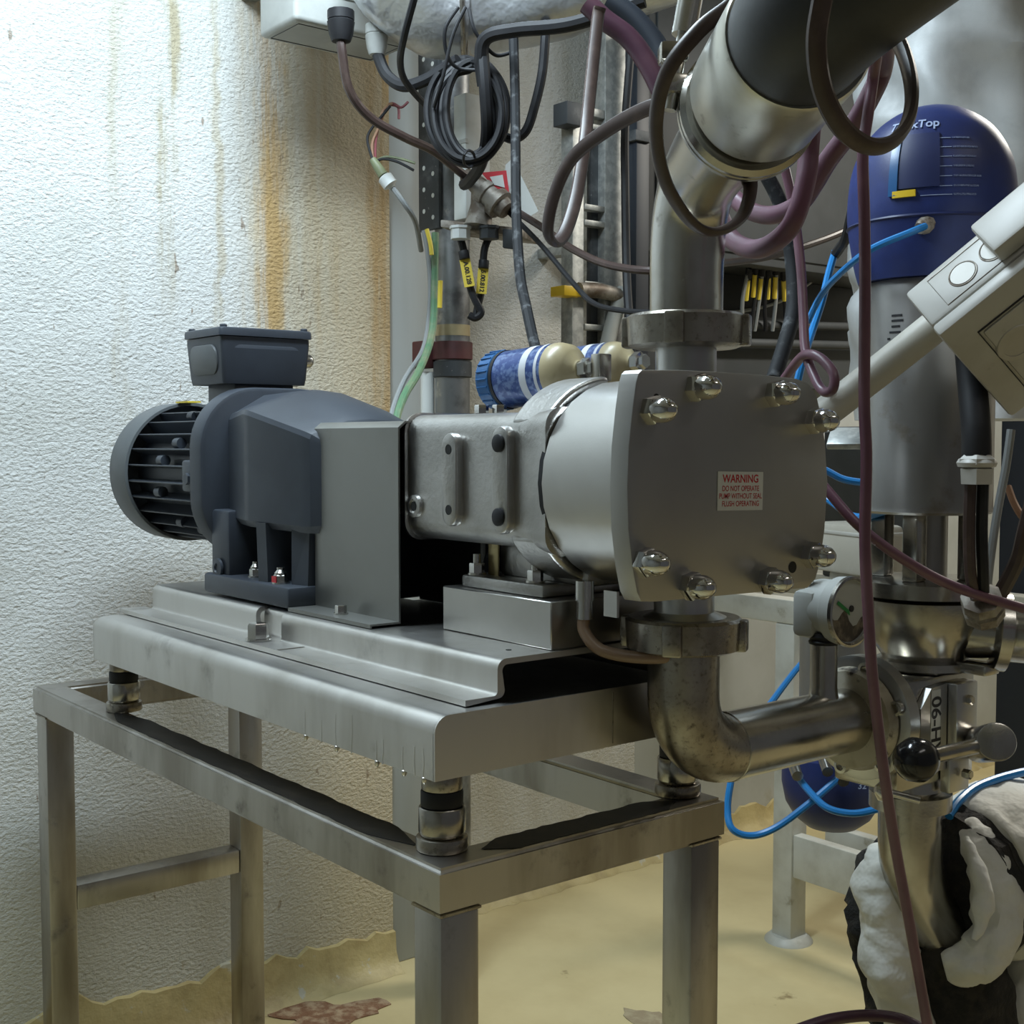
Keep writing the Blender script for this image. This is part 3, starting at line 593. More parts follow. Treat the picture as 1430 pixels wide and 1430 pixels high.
G().prism(stn, (PXc+.0338, .70, gz), Y, Z, X, .0004).build('dial_stain', mat('brown_stain', (.05, .038, .026), .35, 0, (.2, .16, .11), 60, .4, .7), pg_)
nd = G(); q0 = Vector((PXc+.035, .698, gz+.004)); nd.prism([(-.03, .010), (-.026, .014), (.0, -.002), (.002, -.01)], q0, Y, Z, X, .0006); nd.build('needle', M['green_needle'], pg_)
G().cyl((PXc+.034, .704, gz+.004), (PXc+.036, .704, gz+.004), .005, seg=10).build('hub', M['ink'], pg_)
G().cyl((PXc-.02, .675, gz+.04), (PXc-.02, .672, gz+.075), .006, seg=10).build('vent_nipple', M['bolt'], pg_)

# valve manifold on a vertical axis
VX, VY = .04, .945
vb = thing('butterfly_valve', 'stainless butterfly valve with ball knob lever and bolted flanges', 'valve', (VX, .9, .92))
G().lathe((VX, .742, zc_), Y, [(0, .052), (.004, .075), (.02, .081), (.022, .075)], 44).build('gasket_ring', M['white_gasket'], vb)
G().lathe((VX, .766, zc_), Y, [(0, .088), (.003, .097), (.028, .097), (.031, .09)], 44).build('flange_plate', M['machined'], vb)
for a in (20, 75, 130, 200, 255, 310):
    c = Vector((VX+.082*math.cos(math.radians(a)), .766, zc_+.082*math.sin(math.radians(a)))); bb = G(); bb.lathe(c, -Y, [(0, .0115), (.01, .0115), (.0105, .007), (.004, .007)], 16); bb.build('socket_screw', M['bolt'], vb)
G().box(VX-.065, VX+.055, .798, 1.01, .905, 1.078, .006).build('valve_block', M['pipe'], vb)
def vy(px): return PX(px, 1000, VX+.068).y
G().prism([(vy(1286), 1.035), (vy(1300), 1.064), (vy(1322), 1.068), (vy(1322), .93), (vy(1286), .93)], (VX+.056, 0, 0), Y, Z, X, .012).build('index_plate', M['machined'], vb)
G().box(VX+.056, VX+.085, vy(1323), vy(1352), .955, 1.068, .003).build('lever_bracket', M['machined'], vb)
G().box(VX+.056, VX+.075, vy(1323), vy(1350), .89, .95, .003).build('lever_bracket', M['machined'], vb)
for zz in (1.04, .92): G().lathe((VX+.08, vy(1338), zz), X, [(0, .008), (.012, .008), (.014, .006)], 6).build('bracket_bolt', M['bolt'], vb)
ly_ = vy(1306)
lb = G().prism([(-.0125, -.058), (.0125, -.058), (.0125, .058), (-.0125, .058)], (VX+.0682, ly_, 1.003), Y, Z, X, .0008).build('tag_plate', M['label'], vb)
text('06-HV', .036, (VX+.0693, ly_, 1.003), (0, 0, -1), (0, 1, 0), M['ink'], lb, sx=1.0)
k0 = P(1280, 1061, 1.84); k1 = P(1398, 1034, 1.95)
G().cyl(k0, k1, .0115, seg=18).build('lever', M['pipe'], vb)
bk = G(); bk.lathe(k0-(k1-k0).normalized()*.033, (k1-k0), [(0, .003), (.004, .016), (.014, .028), (.032, .033), (.05, .028), (.058, .02), (.066, .016)], 30); bk.build('ball_knob', mat('black_bakelite', (.008, .008, .009), .16), vb)
G().rcyl(P(1392, 1036, 1.9), P(1368, 1040, 2.06), .029, .003).build('spindle_hub', M['pipe'], vb)
# clamp and drop pipe
cl = thing('pipe_clamp', 'stainless hinged clamp with wing nut below the butterfly valve', 'clamp', (VX, VY-.03, .86))
G().lathe((VX, VY-.03, .850), Z, [(0, .05), (.004, .066), (.03, .066), (.036, .052), (.055, .05)], 36).build('clamp_ring', M['pipe'], cl)
c0 = P(1232, 1104, 1.95); G().cyl(c0, P(1285, 1118, 1.93), .006, seg=10).build('clamp_bolt', M['bolt'], cl); wn = G(); wn.lathe(P(1222, 1102, 1.95), P(1250, 1108, 1.95)-P(1222, 1102, 1.95), [(0, .006), (.008, .016), (.02, .018), (.026, .008)], 14); wn.build('wing_nut', M['bolt'], cl)
drop = thing('drop_pipe', 'stainless drop pipe curving into the torn pipe lagging', 'pipe', (VX, VY-.03, .7))
dq0 = Vector((VX, VY-.03, .82)); dq3 = P(1352, 1345, 2.14); dp_ = [Vector((VX, VY-.03, .86))]
for k in range(19): t = k/18; dp_.append(dq0*(1-t)**3+(dq0-Z*.13)*3*t*(1-t)**2+(dq3-RT*.07+UP*.09)*3*t*t*(1-t)+dq3*t**3)
G().tube(dp_, .0505, 32, raw=True).build('pipe_bend', M['pipe'], drop)

# globe valve and actuator
gv = thing('globe_valve', 'rounded stainless globe valve body with side clamp below the actuator', 'valve', (VX, VY, 1.075))
G().lathe((VX, VY, 1.079), Z, [(0, .07), (.004, .075), (.016, .075), (.02, .066), (.026, .07), (.05, .085), (.085, .098), (.115, .1), (.118, .09), (.122, .104), (.145, .104), (.149, .09)], 52).build('globe_body', M['pipe'], gv)
o_ = P(1378, 876, 2.02); G().cyl(Vector((VX, VY, 1.15)), P(1440, 886, 2.02), .047, seg=30).build('side_port', M['pipe'], gv)
G().lathe(P(1385, 880, 2.03), P(1440, 886, 2.02)-P(1385, 880, 2.03), [(0, .05), (.004, .064), (.022, .064), (.027, .05)], 32).build('side_clamp', M['pipe'], gv)
G().box(VX+.02, VX+.12, VY-.012, VY+.03, 1.082, 1.1, .004).build('clamp_screw', M['pipe'], gv)
ac = thing('valve_actuator', 'tall grey cylindrical valve actuator on four yoke posts', 'actuator', (VX, VY, 1.23))
for a in (20, 110, 200, 290):
    c = Vector((VX+.07*math.cos(math.radians(a)), VY+.07*math.sin(math.radians(a)), 0)); G().box(c.x-.014, c.x+.014, c.y-.014, c.y+.014, 1.228, 1.336, .003).build('yoke_post', M['pipe'], ac)
G().cyl((VX, VY, 1.228), (VX, VY, 1.336), .035, seg=24).build('spindle', M['act'], ac)
G().lathe((VX, VY, 1.335), Z, [(0, .1), (.004, .105), (.012, .103), (.36, .103), (.37, .1)], 56).build('cylinder', M['act'], ac)
def around(r, ang0, z):
    return lambda a, b: Vector((VX+r*math.cos(ang0+a/r), VY+r*math.sin(ang0+a/r), z+b))
angc = math.atan2(CAM.y-VY, CAM.x-VX)
for i, (z_, a0_, a1_) in enumerate(((1.646, -33, -23), (1.638, -33, -22), (1.629, -33, -25), (1.620, -35, -24), (1.610, -37, -34))):
    g = G(); R2 = .1036; g.quadgrid([[Vector((VX+(R2-o_)*math.cos(angc+math.radians(a)), VY+(R2-o_)*math.sin(angc+math.radians(a)), z_+h)) for a in [a0_+(a1_-a0_)*j/5 for j in range(6)]] for o_, h in ((.001, 0), (0, 0), (0, .0032), (.001, .0032))], closed_u=False, cap=False); g.build('printed_mark', M['ink'], ac)
hd = thing('control_head', 'blue plastic domed valve control head with yellow indicator and printed scale', 'valve head', (VX, VY, 1.705))
HR = .131; hz = 1.706
prof_ = [(0, .112), (.02, .118), (.05, .124), (.1, HR), (.15, .1295), (.19, .122), (.225, .105), (.25, .083), (.27, .052), (.28, .02), (.281, .002)]
prof_ = [(v.x, max(.001, v.y)) for v in spline([Vector((h, r, 0)) for h, r in prof_], 4)]
G().lathe((VX, VY, hz), Z, prof_, 56).build('dome', M['blue'], hd)
def radius_at(h):
    for (h0, r0), (h1, r1) in zip(prof_, prof_[1:]):
        if h0 <= h <= h1: return r0+(r1-r0)*(h-h0)/(h1-h0)
    return .01
def dome_patch(a0, a1, h0, h1, off, th=.004, n=6, k=8):
    g = G(); rings = []
    for i in range(k+1):
        h = h0+(h1-h0)*i/k; r = radius_at(h)+off
        out = [Vector((VX+r*math.cos(angc+math.radians(a)), VY+r*math.sin(angc+math.radians(a)), hz+h)) for a in [a0+(a1-a0)*j/n for j in range(n+1)]]
        inn = [Vector((VX+(r-th)*math.cos(angc+math.radians(a)), VY+(r-th)*math.sin(angc+math.radians(a)), hz+h)) for a in [a1+(a0-a1)*j/n for j in range(n+1)]]
        rings.append(out+inn)
    return g.quadgrid(rings)
dome_patch(-22, 5, .13, .215, .003, .006).build('window_panel', M['blue_dark'], hd)
dome_patch(-28, -22, .12, .21, .005, .008).build('indicator_arm', M['cap_blue'], hd)
dome_patch(-25, -10, .117, .127, .005, .008).build('yellow_indicator', M['yellow'], hd)
for i, h in enumerate((.205, .19, .175, .16, .145, .13, .117)):
    dome_patch(5-i*2.0, 13, h, h+.0009, .0012, .002, 4, 1).build('scale_line', M['pale_ink'], hd); dome_patch(14, 27+(i*5) % 7, h-.0008, h+.0022, .0012, .002, 5, 1).build('scale_mark', M['dim_ink'], hd)
text('ThinkTop', .019, (0, 0, 0), X, Z, M['pale_ink'], hd, bend=lambda a, b: Vector((VX+(radius_at(.232+b)+.002)*math.cos(angc+math.radians(-16)+a/.1), VY+(radius_at(.232+b)+.002)*math.sin(angc+math.radians(-16)+a/.1), hz+.232+b)), sx=1.0)
G().lathe((VX, VY, hz+.086), Z, [(0, .1292), (.003, .133), (.006, .1305)], 56).build('joint_rim', M['blue_dark'], hd)

# ---------------------------------------------------------------- discharge elbow, clamp and hose
from mathutils import noise as mnoise
def lumpy(path, radii, amp, freq, seg=28, n=8, seed=0, crease=0, cf=14):
    q = spline(path, n); m = len(q); g = G(); rings = []; u = None
    for i in range(m):
        T = (q[min(m-1, i+1)]-q[max(0, i-1)]).normalized()
        if u is None: _, u, _v = frame(T)
        u = (u-T*u.dot(T)).normalized(); v = T.cross(u); r = _lerp(radii, i/(m-1)); ring = []
        for k in range(seg):
            a = 2*math.pi*k/seg; d = u*math.cos(a)+v*math.sin(a); p = q[i]+d*r
            off = amp*(mnoise.noise(p*freq+Vector((seed, seed*1.7, 0)))+.5*mnoise.noise(p*freq*2.3))
            if crease: off -= crease*(max(0, 1-abs(mnoise.noise(p*cf+Vector((0, seed, seed))))*5)+.6*max(0, 1-abs(mnoise.noise(p*cf*1.9+Vector((seed, 0, 3))))*5))
            ring.append(p+d*off)
        rings.append(ring)
    g.quadgrid(rings); return g
up_ = thing('discharge_pipe', 'stainless discharge pipe rising from the pump and bending to the hose', 'pipe', (PXc, PYc, 1.62))
ax = (P(1062, 128, 1.385)-P(1040, 160, 1.45)).normalized()
hc = P(1040, 160, 1.45)
q0 = Vector((PXc, PYc, 1.665)); q1 = q0+Z*.15; q3 = hc-ax*.005; q2 = hc-ax*.19; ep = [Vector((PXc, PYc, 1.62))]
for k in range(25): t = k/24; ep.append(q0*(1-t)**3+q1*3*t*(1-t)**2+q2*3*t*t*(1-t)+q3*t**3)
G().tube(ep, .05, 36, raw=True, radii=[.049, .05, .05, .0505, .053, .056, .058]).build('elbow', M['pipe'], up_)
hc = P(1040, 160, 1.45)
cp = thing('hose_clamp', 'heavy stainless pipe clamp with bolt between discharge pipe and hose', 'clamp', hc)
G().lathe(hc-ax*.004, ax, [(-.012, .058), (-.011, .068), (-.002, .07), (0, .064), (.002, .064), (.004, .074), (.008, .0795), (.014, .0795), (.016, .077), (.018, .0795), (.024, .0795), (.03, .074), (.031, .062)], 48).build('clamp_band', M['pipe'], cp)
_, cu_, cv_ = frame(ax, -RT)
for s_ in (0, 1):
    c = hc+ax*.012+(-RT*.086+UP*(.028+.036*s_)); Mx = Matrix((( *[(-RT)[0], UP[0], ax[0]], c.x), (*[(-RT)[1], UP[1], ax[1]], c.y), (*[(-RT)[2], UP[2], ax[2]], c.z), (0, 0, 0, 1)))
    G().box(-.018, .014, -.011, .011, -.012, .012, .004, M=Mx).build('clamp_lug', M['pipe'], cp)
c = hc+ax*.012-RT*.088
G().cyl(c-UP*.0, c+UP*.15+RT*.028, .0075, seg=14).build('clamp_bolt', M['bolt'], cp)
G().cyl(c+UP*.085+RT*.016, c+UP*.14+RT*.026, .014, seg=18).build('bolt_sleeve', M['bolt'], cp)
fe = thing('hose_ferrule', 'wide brushed stainless ferrule crimped on the black hose end', 'ferrule', hc+ax*.033)
f0 = hc+ax*.031
G().lathe(f0, ax, [(0, .06), (.002, .066), (.010, .066), (.013, .061), (.020, .061), (.023, .0745), (.028, .0765), (.168, .0765), (.173, .074), (.173, .07)], 52).build('ferrule_sleeve', mat('ferrule_steel', (.56, .55, .5), .34, 1, (.46, .44, .38), 7, rvar=.06, dirt=(.13, .11, .08), dlo=.62, dhi=.78, dscale=26), fe)
G().lathe(f0+ax*.0095, ax, [(0, .0615), (.001, .0645), (.011, .0645), (.012, .0615)], 44).build('black_ring', M['black'], fe)  # black ring put in for the shadow gap before the ferrule
h0 = f0+ax*.15
dv = (RT*.80+UP*.50-FW*.25).normalized()
hp = [h0, h0+ax*.05, h0+ax*.085+dv*.03, h0+ax*.10+dv*.09, h0+ax*.105+dv*.18, h0+ax*.10+dv*.32, h0+ax*.09+dv*.5]
tag(G().tube(hp, .0705, 40, 8).build('rubber_hose', mat('black_rubber_hose', (.018, .019, .022), .45, 0, (.035, .037, .042), 7, bump=.1, bscale=60)), 'thick black rubber hose leaving the discharge ferrule', 'hose')

def cable(name, label, cat, m, pts, r, seg=9, n=8, flat=None, group=None, hint=None):
    return tag(G().tube([P(*p) for p in pts], r, seg, n, flat=flat, hint=hint).build(name, M[m]), label, cat, group)
# brown ribbon cables
cable('ribbon_cable', 'brown cable loop hanging in front of the discharge elbow', 'cable', 'brown', [(1050, -20, 1.33), (1020, 8, 1.32), (975, 44, 1.32), (931, 103, 1.34), (916, 176, 1.38), (928, 250, 1.42), (963, 308, 1.45), (998, 324, 1.47), (1034, 305, 1.5), (1048, 264, 1.54), (1040, 225, 1.58)], .0085, 10, 8, (.0095, .0055), hint=RT)
cable('ribbon_cable', 'brown cable looping in front of the galvanised rails', 'cable', 'brown', [(838, 10, 2.3), (834, 32, 2.3), (822, 147, 2.25), (816, 205, 2.2), (805, 273, 2.15), (790, 322, 2.1), (775, 339, 2.06), (765, 320, 2.03), (775, 270, 2.0), (800, 220, 1.96), (850, 180, 1.9), (900, 153, 1.84), (940, 142, 1.8)], .010, 10, 8, (.0115, .007), hint=RT)
cable('ribbon_cable', 'brown cable loop slung around the thick black rubber hose', 'cable', 'brown', [(1152, -20, 1.05), (1148, 0, 1.05), (1140, 59, 1.06), (1148, 123, 1.08), (1174, 176, 1.1), (1210, 203, 1.12), (1245, 199, 1.14), (1268, 168, 1.17), (1273, 123, 1.2), (1262, 75, 1.24), (1240, 30, 1.27)], .0095, 10, 8, (.0088, .006), hint=RT)
cable('brown_cable', 'brown cable running from rusty fitting past rails to the cabinet', 'cable', 'brown', [(700, 282, 3.0), (758, 318, 2.9), (800, 348, 2.8), (850, 370, 2.7), (910, 378, 2.6), (960, 372, 2.6), (1013, 367, 2.8), (1080, 357, 3.0), (1150, 335, 3.2), (1195, 316, 3.3)], .0085)
# purple hoses
cable('purple_hose', 'long dark purple hose hanging in front of the gauge down to the lagging', 'hose', 'purple', [(1222, 20, 1.44), (1224, 70, 1.47), (1219, 110, 1.5), (1212, 160, 1.5), (1205, 215, 1.5), (1207, 300, 1.5), (1208, 400, 1.5), (1207, 560, 1.5), (1210, 640, 1.5), (1208, 760, 1.51), (1214, 880, 1.52), (1219, 950, 1.53), (1232, 1060, 1.55), (1250, 1180, 1.58), (1272, 1300, 1.6), (1295, 1430, 1.62), (1310, 1520, 1.63)], .0068, 12)
cable('purple_hose', 'purple hose slanting from pump cover edge across the actuator yoke', 'hose', 'purple', [(1130, 655, 1.86), (1158, 688, 1.84), (1200, 735, 1.82), (1260, 780, 1.82), (1330, 818, 1.84), (1430, 850, 1.86), (1500, 868, 1.88)], .0075, 12)
cable('mauve_hose', 'mauve hose bending below the stainless ferrule beside the discharge pipe', 'hose', 'mauve', [(1140, 60, 1.42), (1140, 110, 1.55), (1135, 150, 1.62), (1130, 200, 1.65), (1125, 253, 1.65), (1107, 311, 1.66), (1080, 339, 1.7), (1051, 348, 1.75), (1022, 334, 1.82), (1005, 300, 1.88)], .0135, 14)
cable('mauve_hose', 'mauve hose slanting down from the black hose behind the other one', 'hose', 'mauve', [(1225, 0, 1.45), (1234, 50, 1.52), (1232, 92, 1.6), (1221, 123, 1.62), (1192, 176, 1.66), (1157, 223, 1.7), (1136, 258, 1.74), (1116, 285, 1.78), (1083, 300, 1.84), (1054, 297, 1.9), (1028, 279, 1.96), (1005, 250, 2.0)], .0135, 14)
cable('purple_hose', 'thin purple hose falling behind the pump cover beside the grey one', 'hose', 'purple', [(1095, 230, 1.98), (1108, 290, 1.98), (1118, 370, 1.97), (1122, 440, 1.95), (1125, 490, 1.93), (1139, 530, 1.9), (1151, 547, 1.88), (1163, 543, 1.86), (1164, 522, 1.86), (1148, 502, 1.88), (1132, 495, 1.9), (1118, 500, 1.93), (1095, 530, 2.0)], .0075, 12)
cable('purple_hose', 'dark purple hose end lying curled at the foot of the lagging', 'hose', 'dark_purple', [(1110, 1440, 1.6), (1160, 1424, 1.62), (1215, 1418, 1.65), (1260, 1424, 1.65), (1300, 1445, 1.62)], .0075, 12)
cable('dark_purple_hose', 'dark purple hose crossing behind the clamp bolt below the foil pipe', 'hose', 'dark_purple', [(820, 5, 2.4), (845, 28, 2.4), (878, 53, 2.4), (905, 90, 2.4), (930, 140, 2.4)], .02, 12)
cable('dark_purple_hose', 'darker hose alongside the purple one behind the clamp bolt', 'hose', 'navy', [(850, 0, 2.5), (885, 25, 2.5), (915, 60, 2.5), (935, 100, 2.5)], .021, 12)
cable('grey_hose', 'dusty black hose hanging behind the pump cover nuts', 'hose', 'black_dusty', [(1068, 240, 2.1), (1092, 290, 2.1), (1106, 360, 2.1), (1108, 430, 2.08), (1096, 480, 2.05), (1080, 530, 2.02)], .0125, 12)
# black verticals
cable('black_cable', 'straight black cable hanging before the galvanised post', 'cable', 'black', [(884, 20, 3.2), (881, 68, 3.2), (873, 176, 3.15), (873, 264, 3.1), (875, 382, 3.05), (879, 450, 3.0), (884, 520, 2.95)], .0105)
cable('black_cable', 'thin black cable sagging from rusty fitting to the pump outlet', 'cable', 'black', [(700, 286, 3.0), (752, 338, 2.9), (800, 395, 2.8), (830, 424, 2.7), (870, 434, 2.6), (920, 437, 2.5)], .006)
tag(G().tube([PX(px, py, -1.81) for px, py in ((985, 437), (1020, 436), (1060, 430), (1100, 416), (1132, 394), (1160, 372))], .0065, 8).build('white_cable', M['grey_plastic']), 'thin pale cable stretched across the dark panel behind the discharge pipe', 'cable')
# blue air tubes
cable('air_tube', 'blue air tube plugged into the side of the control head', 'tube', 'blue_tube', [(1292, 316, 1.93), (1270, 325, 1.92), (1215, 349, 1.95), (1170, 385, 2.05), (1145, 415, 2.12), (1128, 450, 2.15)], .0055)
cable('air_tube', 'blue air tube dropping from the small elbow connector', 'tube', 'blue_tube', [(1166, 352, 2.3), (1158, 380, 2.28), (1148, 420, 2.26), (1135, 460, 2.24), (1122, 500, 2.2), (1112, 540, 2.2)], .007)
cable('air_tube', 'short blue air tube behind the pump cover right edge', 'tube', 'blue_tube', [(1120, 640, 2.25), (1155, 658, 2.25), (1180, 670, 2.25), (1215, 675, 2.25)], .0065)
cable('air_tube', 'blue air tube beside the cream box behind the purple hose', 'tube', 'blue_tube', [(1130, 680, 2.25), (1160, 700, 2.22), (1195, 722, 2.15), (1240, 712, 2.05)], .0065)
cable('air_tube', 'long blue air tube hanging in a loop below the suction pipe', 'tube', 'blue_tube', [(1130, 915, 2.9), (1108, 940, 2.85), (1072, 988, 2.7), (1035, 1040, 2.55), (1022, 1085, 2.5), (1016, 1130, 2.48), (1023, 1158, 2.46), (1050, 1167, 2.46), (1085, 1155, 2.46), (1130, 1122, 2.46), (1172, 1086, 2.47)], .007)
cable('air_tube', 'blue air tube curving across the lower blue dome', 'tube', 'blue_tube', [(1112, 1082, 2.5), (1130, 1105, 2.45), (1155, 1128, 2.4), (1190, 1136, 2.38), (1225, 1130, 2.38), (1250, 1122, 2.38)], .007)
cable('air_tube', 'blue air tube arching over the white pipe lagging', 'tube', 'blue_tube', [(1325, 1140, 2.12), (1340, 1118, 2.15), (1370, 1096, 2.2), (1430, 1078, 2.25), (1500, 1070, 2.3)], .0075)

tf2 = G(); tf2.lathe(P(1284, 319, 1.935), P(1325, 296, 1.97)-P(1284, 319, 1.935), [(0, .009), (.01, .014), (.03, .016), (.05, .017), (.07, .012)], 12); tag(tf2.build('tube_fitting', M['rusty']), 'grimy push fitting of the blue tube on the control head', 'fitting')
# ---------------------------------------------------------------- junction box on the right
def cam_mat(o, a, b, c): return Matrix(((a.x, b.x, c.x, o.x), (a.y, b.y, c.y, o.y), (a.z, b.z, c.z, o.z), (0, 0, 0, 1)))
e1 = (RT*.755+UP*.655-FW*.36).normalized(); nV = (-FW-e1*(-FW).dot(e1)).normalized(); p_ = (RT*.655-UP*.755).normalized(); ph = math.radians(38)
e3 = (p_*math.cos(ph)-nV*math.sin(ph)).normalized(); eb = (-p_*math.sin(ph)-nV*math.cos(ph)).normalized()
oB = P(1312, 469, 1.72); MB_ = cam_mat(oB, e1, e3, eb)
jb = thing('junction_box', 'tilted beige plastic junction box with round knockouts hung beside the actuator', 'junction box', oB)
G().box(0, .34, 0, .22, .026, .112, .006, M=MB_).build('box_body', M['beige_light'], jb)
G().box(-.001, .341, -.001, .221, 0, .0245, .006, M=MB_).build('lid', M['beige_light'], jb)
G().box(.045, .30, .045, .19, -.0035, .001, .003, M=MB_).build('lid_panel', M['beige_light'], jb)
lidr = G(); lidr.tube([MB_ @ Vector(q) for q in ((.04, .04, -.001), (.305, .04, -.001), (.305, .195, -.001), (.04, .195, -.001))], .0016, 6, raw=True, closed=True); lidr.build('lid_groove', M['ink'], jb)
for aa in (.075, .125):
    kk = G(); kk.tube([MB_ @ Vector((aa+.02*math.cos(t*math.pi/14), -.0002, .066+.02*math.sin(t*math.pi/14))) for t in range(28)], .0014, 6, raw=True, closed=True); kk.build('knockout', M['rusty'], jb)
    kk = G(); kk.lathe(MB_ @ Vector((aa, .0005, .066)), -e3, [(0, .0185), (.002, .018)], 24); kk.build('knockout_disc', M['beige'], jb)
kk = G(); kk.tube([MB_ @ Vector(q) for q in ((.034, 0, .036), (.16, 0, .036), (.16, 0, .1), (.034, 0, .1))], .0011, 6, raw=True, closed=True); kk.build('panel_groove', M['rusty'], jb)
G().lathe(MB_ @ Vector((.07, .10, -.003)), -eb, [(0, .03), (.002, .029), (.0021, .022), (.001, .022)], 28).build('cover_screw', M['beige'], jb)
G().box(.12, .34, -.03, -.002, .03, .1, .005, M=MB_).build('hinge_block', M['beige_light'], jb)
tag(G().tube([P(1120, 600, 1.97), P(1160, 570, 1.95), P(1240, 508, 1.91), P(1325, 440, 1.86)], .0245, 20).build('conduit', M['beige']), 'beige plastic conduit slanting from the junction box behind the pump cover', 'conduit')
cgl = thing('cable_gland', 'pale hexagonal cable gland on the black conduit beside the actuator', 'gland', P(1364, 672, 1.82))
G().lathe(P(1364, 676, 1.82), Z, [(0, .024), (.022, .0255), (.0225, .022), (.028, .027), (.036, .027), (.042, .02)], 6).build('gland_nut', M['beige_light'], cgl)
G().lathe(P(1364, 652, 1.82), Z, [(0, .026), (.006, .028), (.011, .025), (.014, .019)], 26).build('gland_dome', M['beige_light'], cgl)
cable('black_conduit', 'thick black conduit dropping from the tilted junction box to the gland', 'conduit', 'black', [(1352, 470, 1.86), (1358, 540, 1.84), (1363, 600, 1.82), (1364, 645, 1.82)], .0205, 14)
for i, (dx, lb_) in enumerate(((-9, 'left black cable of the pair below the pale gland'), (9, 'second black cable of the pair below the pale gland'))):
    cable('black_cable', lb_, 'cable', 'brown' if i == 0 else 'black', [(1364+dx, 672, 1.825), (1362+dx, 740, 1.83), (1364+dx, 800, 1.84), (1368+dx*.6, 835, 1.86)], .0085)
bgl = thing('cable_gland', 'greasy steel cable gland screwed into the globe valve side', 'gland', P(1372, 862, 1.9))
G().lathe(P(1370, 832, 1.87), P(1376, 868, 1.91)-P(1370, 832, 1.87), [(0, .02), (.004, .03), (.02, .031), (.022, .026), (.028, .031), (.045, .03), (.05, .02)], 8).build('gland_body', M['rusty'], bgl)
cable('grey_tube', 'thin grey tube leaning beside the black cables', 'tube', 'grey_cable', [(1412, 600, 1.95), (1405, 650, 1.95), (1392, 720, 1.95), (1382, 790, 1.95), (1378, 830, 1.95)], .0065)
cable('dusty_hose', 'dusty brown hose curving down beside the globe valve clamp', 'hose', 'brown', [(1445, 690, 1.9), (1432, 740, 1.92), (1422, 780, 1.95), (1405, 815, 1.98), (1390, 840, 2.0)], .012)
cable('orange_cable', 'short orange cable bent beside the junction box edge', 'cable', 'orange_cable', [(1408, 680, 2.1), (1416, 702, 2.08), (1428, 722, 2.06), (1440, 730, 2.06)], .006)

# ---------------------------------------------------------------- torn lagging round the drop pipe
lg = thing('pipe_lagging', 'torn white quilted pipe lagging with black foam around the drop pipe', 'lagging', P(1320, 1300, 2.0))
lumpy([P(1360, 1228, 2.16), P(1388, 1218, 2.18), P(1430, 1205, 2.22), P(1500, 1185, 2.32), P(1600, 1160, 2.5), P(1850, 1110, 2.9), P(2200, 1050, 3.6)], [.130, .145, .145, .142, .14, .14, .14], .014, 14, 48, 14, 3, .006, 7).build('outer_jacket', M['lagging'], lg)
lumpy([P(1325, 1238, 2.12), P(1340, 1234, 2.14), P(1362, 1228, 2.16), P(1390, 1220, 2.19)], [.112, .122, .127, .12], .012, 30, 32, 6, 9).build('foam_sleeve', M['foam'], lg)
lumpy([P(1306, 1262, 2.16), P(1316, 1315, 2.16), P(1332, 1380, 2.16), P(1350, 1470, 2.17), P(1360, 1560, 2.18)], [.05, .085, .092, .096, .1], .012, 30, 26, 6, 5).build('foam_core', M['foam'], lg)
lumpy([P(1262, 1160, 2.15), P(1240, 1195, 2.14), P(1232, 1240, 2.13), P(1236, 1290, 2.12), P(1240, 1335, 2.11), P(1256, 1380, 2.1), P(1268, 1425, 2.1), P(1280, 1500, 2.1)], [.012, .042, .05, .043, .05, .044, .042, .055], .012, 14, 44, 14, 1, .006, 9).build('jacket_flap', M['lagging'], lg)
lumpy([P(1250, 1160, 2.2), P(1224, 1215, 2.19), P(1216, 1280, 2.18), P(1230, 1350, 2.17), P(1248, 1420, 2.17)], [.012, .034, .038, .038, .04], .014, 34, 22, 8, 7).build('foam_lip', M['foam'], lg)
lumpy([P(1340, 1146, 2.14), P(1368, 1180, 2.1), P(1392, 1235, 2.07), P(1394, 1290, 2.05), P(1366, 1338, 2.04), P(1318, 1348, 2.05)], [.014, .036, .042, .046, .042, .022], .01, 18, 44, 14, 2, .006, 9).build('jacket_flap', M['lagging'], lg)
lumpy([P(1348, 1170, 2.07), P(1366, 1215, 2.03), P(1374, 1270, 2.01), P(1360, 1312, 2.0)], [.006, .014, .016, .006], .006, 24, 18, 8, 4).build('jacket_fold', M['lagging'], lg)
lumpy([P(1400, 1400, 2.2), P(1430, 1395, 2.2), P(1500, 1385, 2.25)], [.05, .09, .1], .02, 12, 24, 8, 6).build('outer_jacket', M['lagging'], lg)

# ---------------------------------------------------------------- silver jacketed duct behind
dcen = P(1345, 300, 2.95)
du = G(); rings = []
for i in range(70):
    z = 1.5+1.6*i/69; ring = []
    for k in range(72):
        a = 2*math.pi*k/72; d = Vector((math.cos(a), math.sin(a), 0)); p = Vector((dcen.x, dcen.y, z))+d*.25
        ring.append(p+d*(  .06*mnoise.noise(Vector((p.x*4, p.y*4, p.z*3.2)))-.035*max(0, 1-abs(mnoise.noise(Vector((p.x*3+p.z*2, p.y*3, p.z*4))))*4)+.03*mnoise.noise(Vector((p.x*9+p.z*8, p.y*9, p.z*5)))))
    rings.append(ring)
du.quadgrid(rings); tag(du.build('insulated_duct', M['cloth_silver']), 'silver cloth jacketed duct rising behind the blue control head', 'duct')

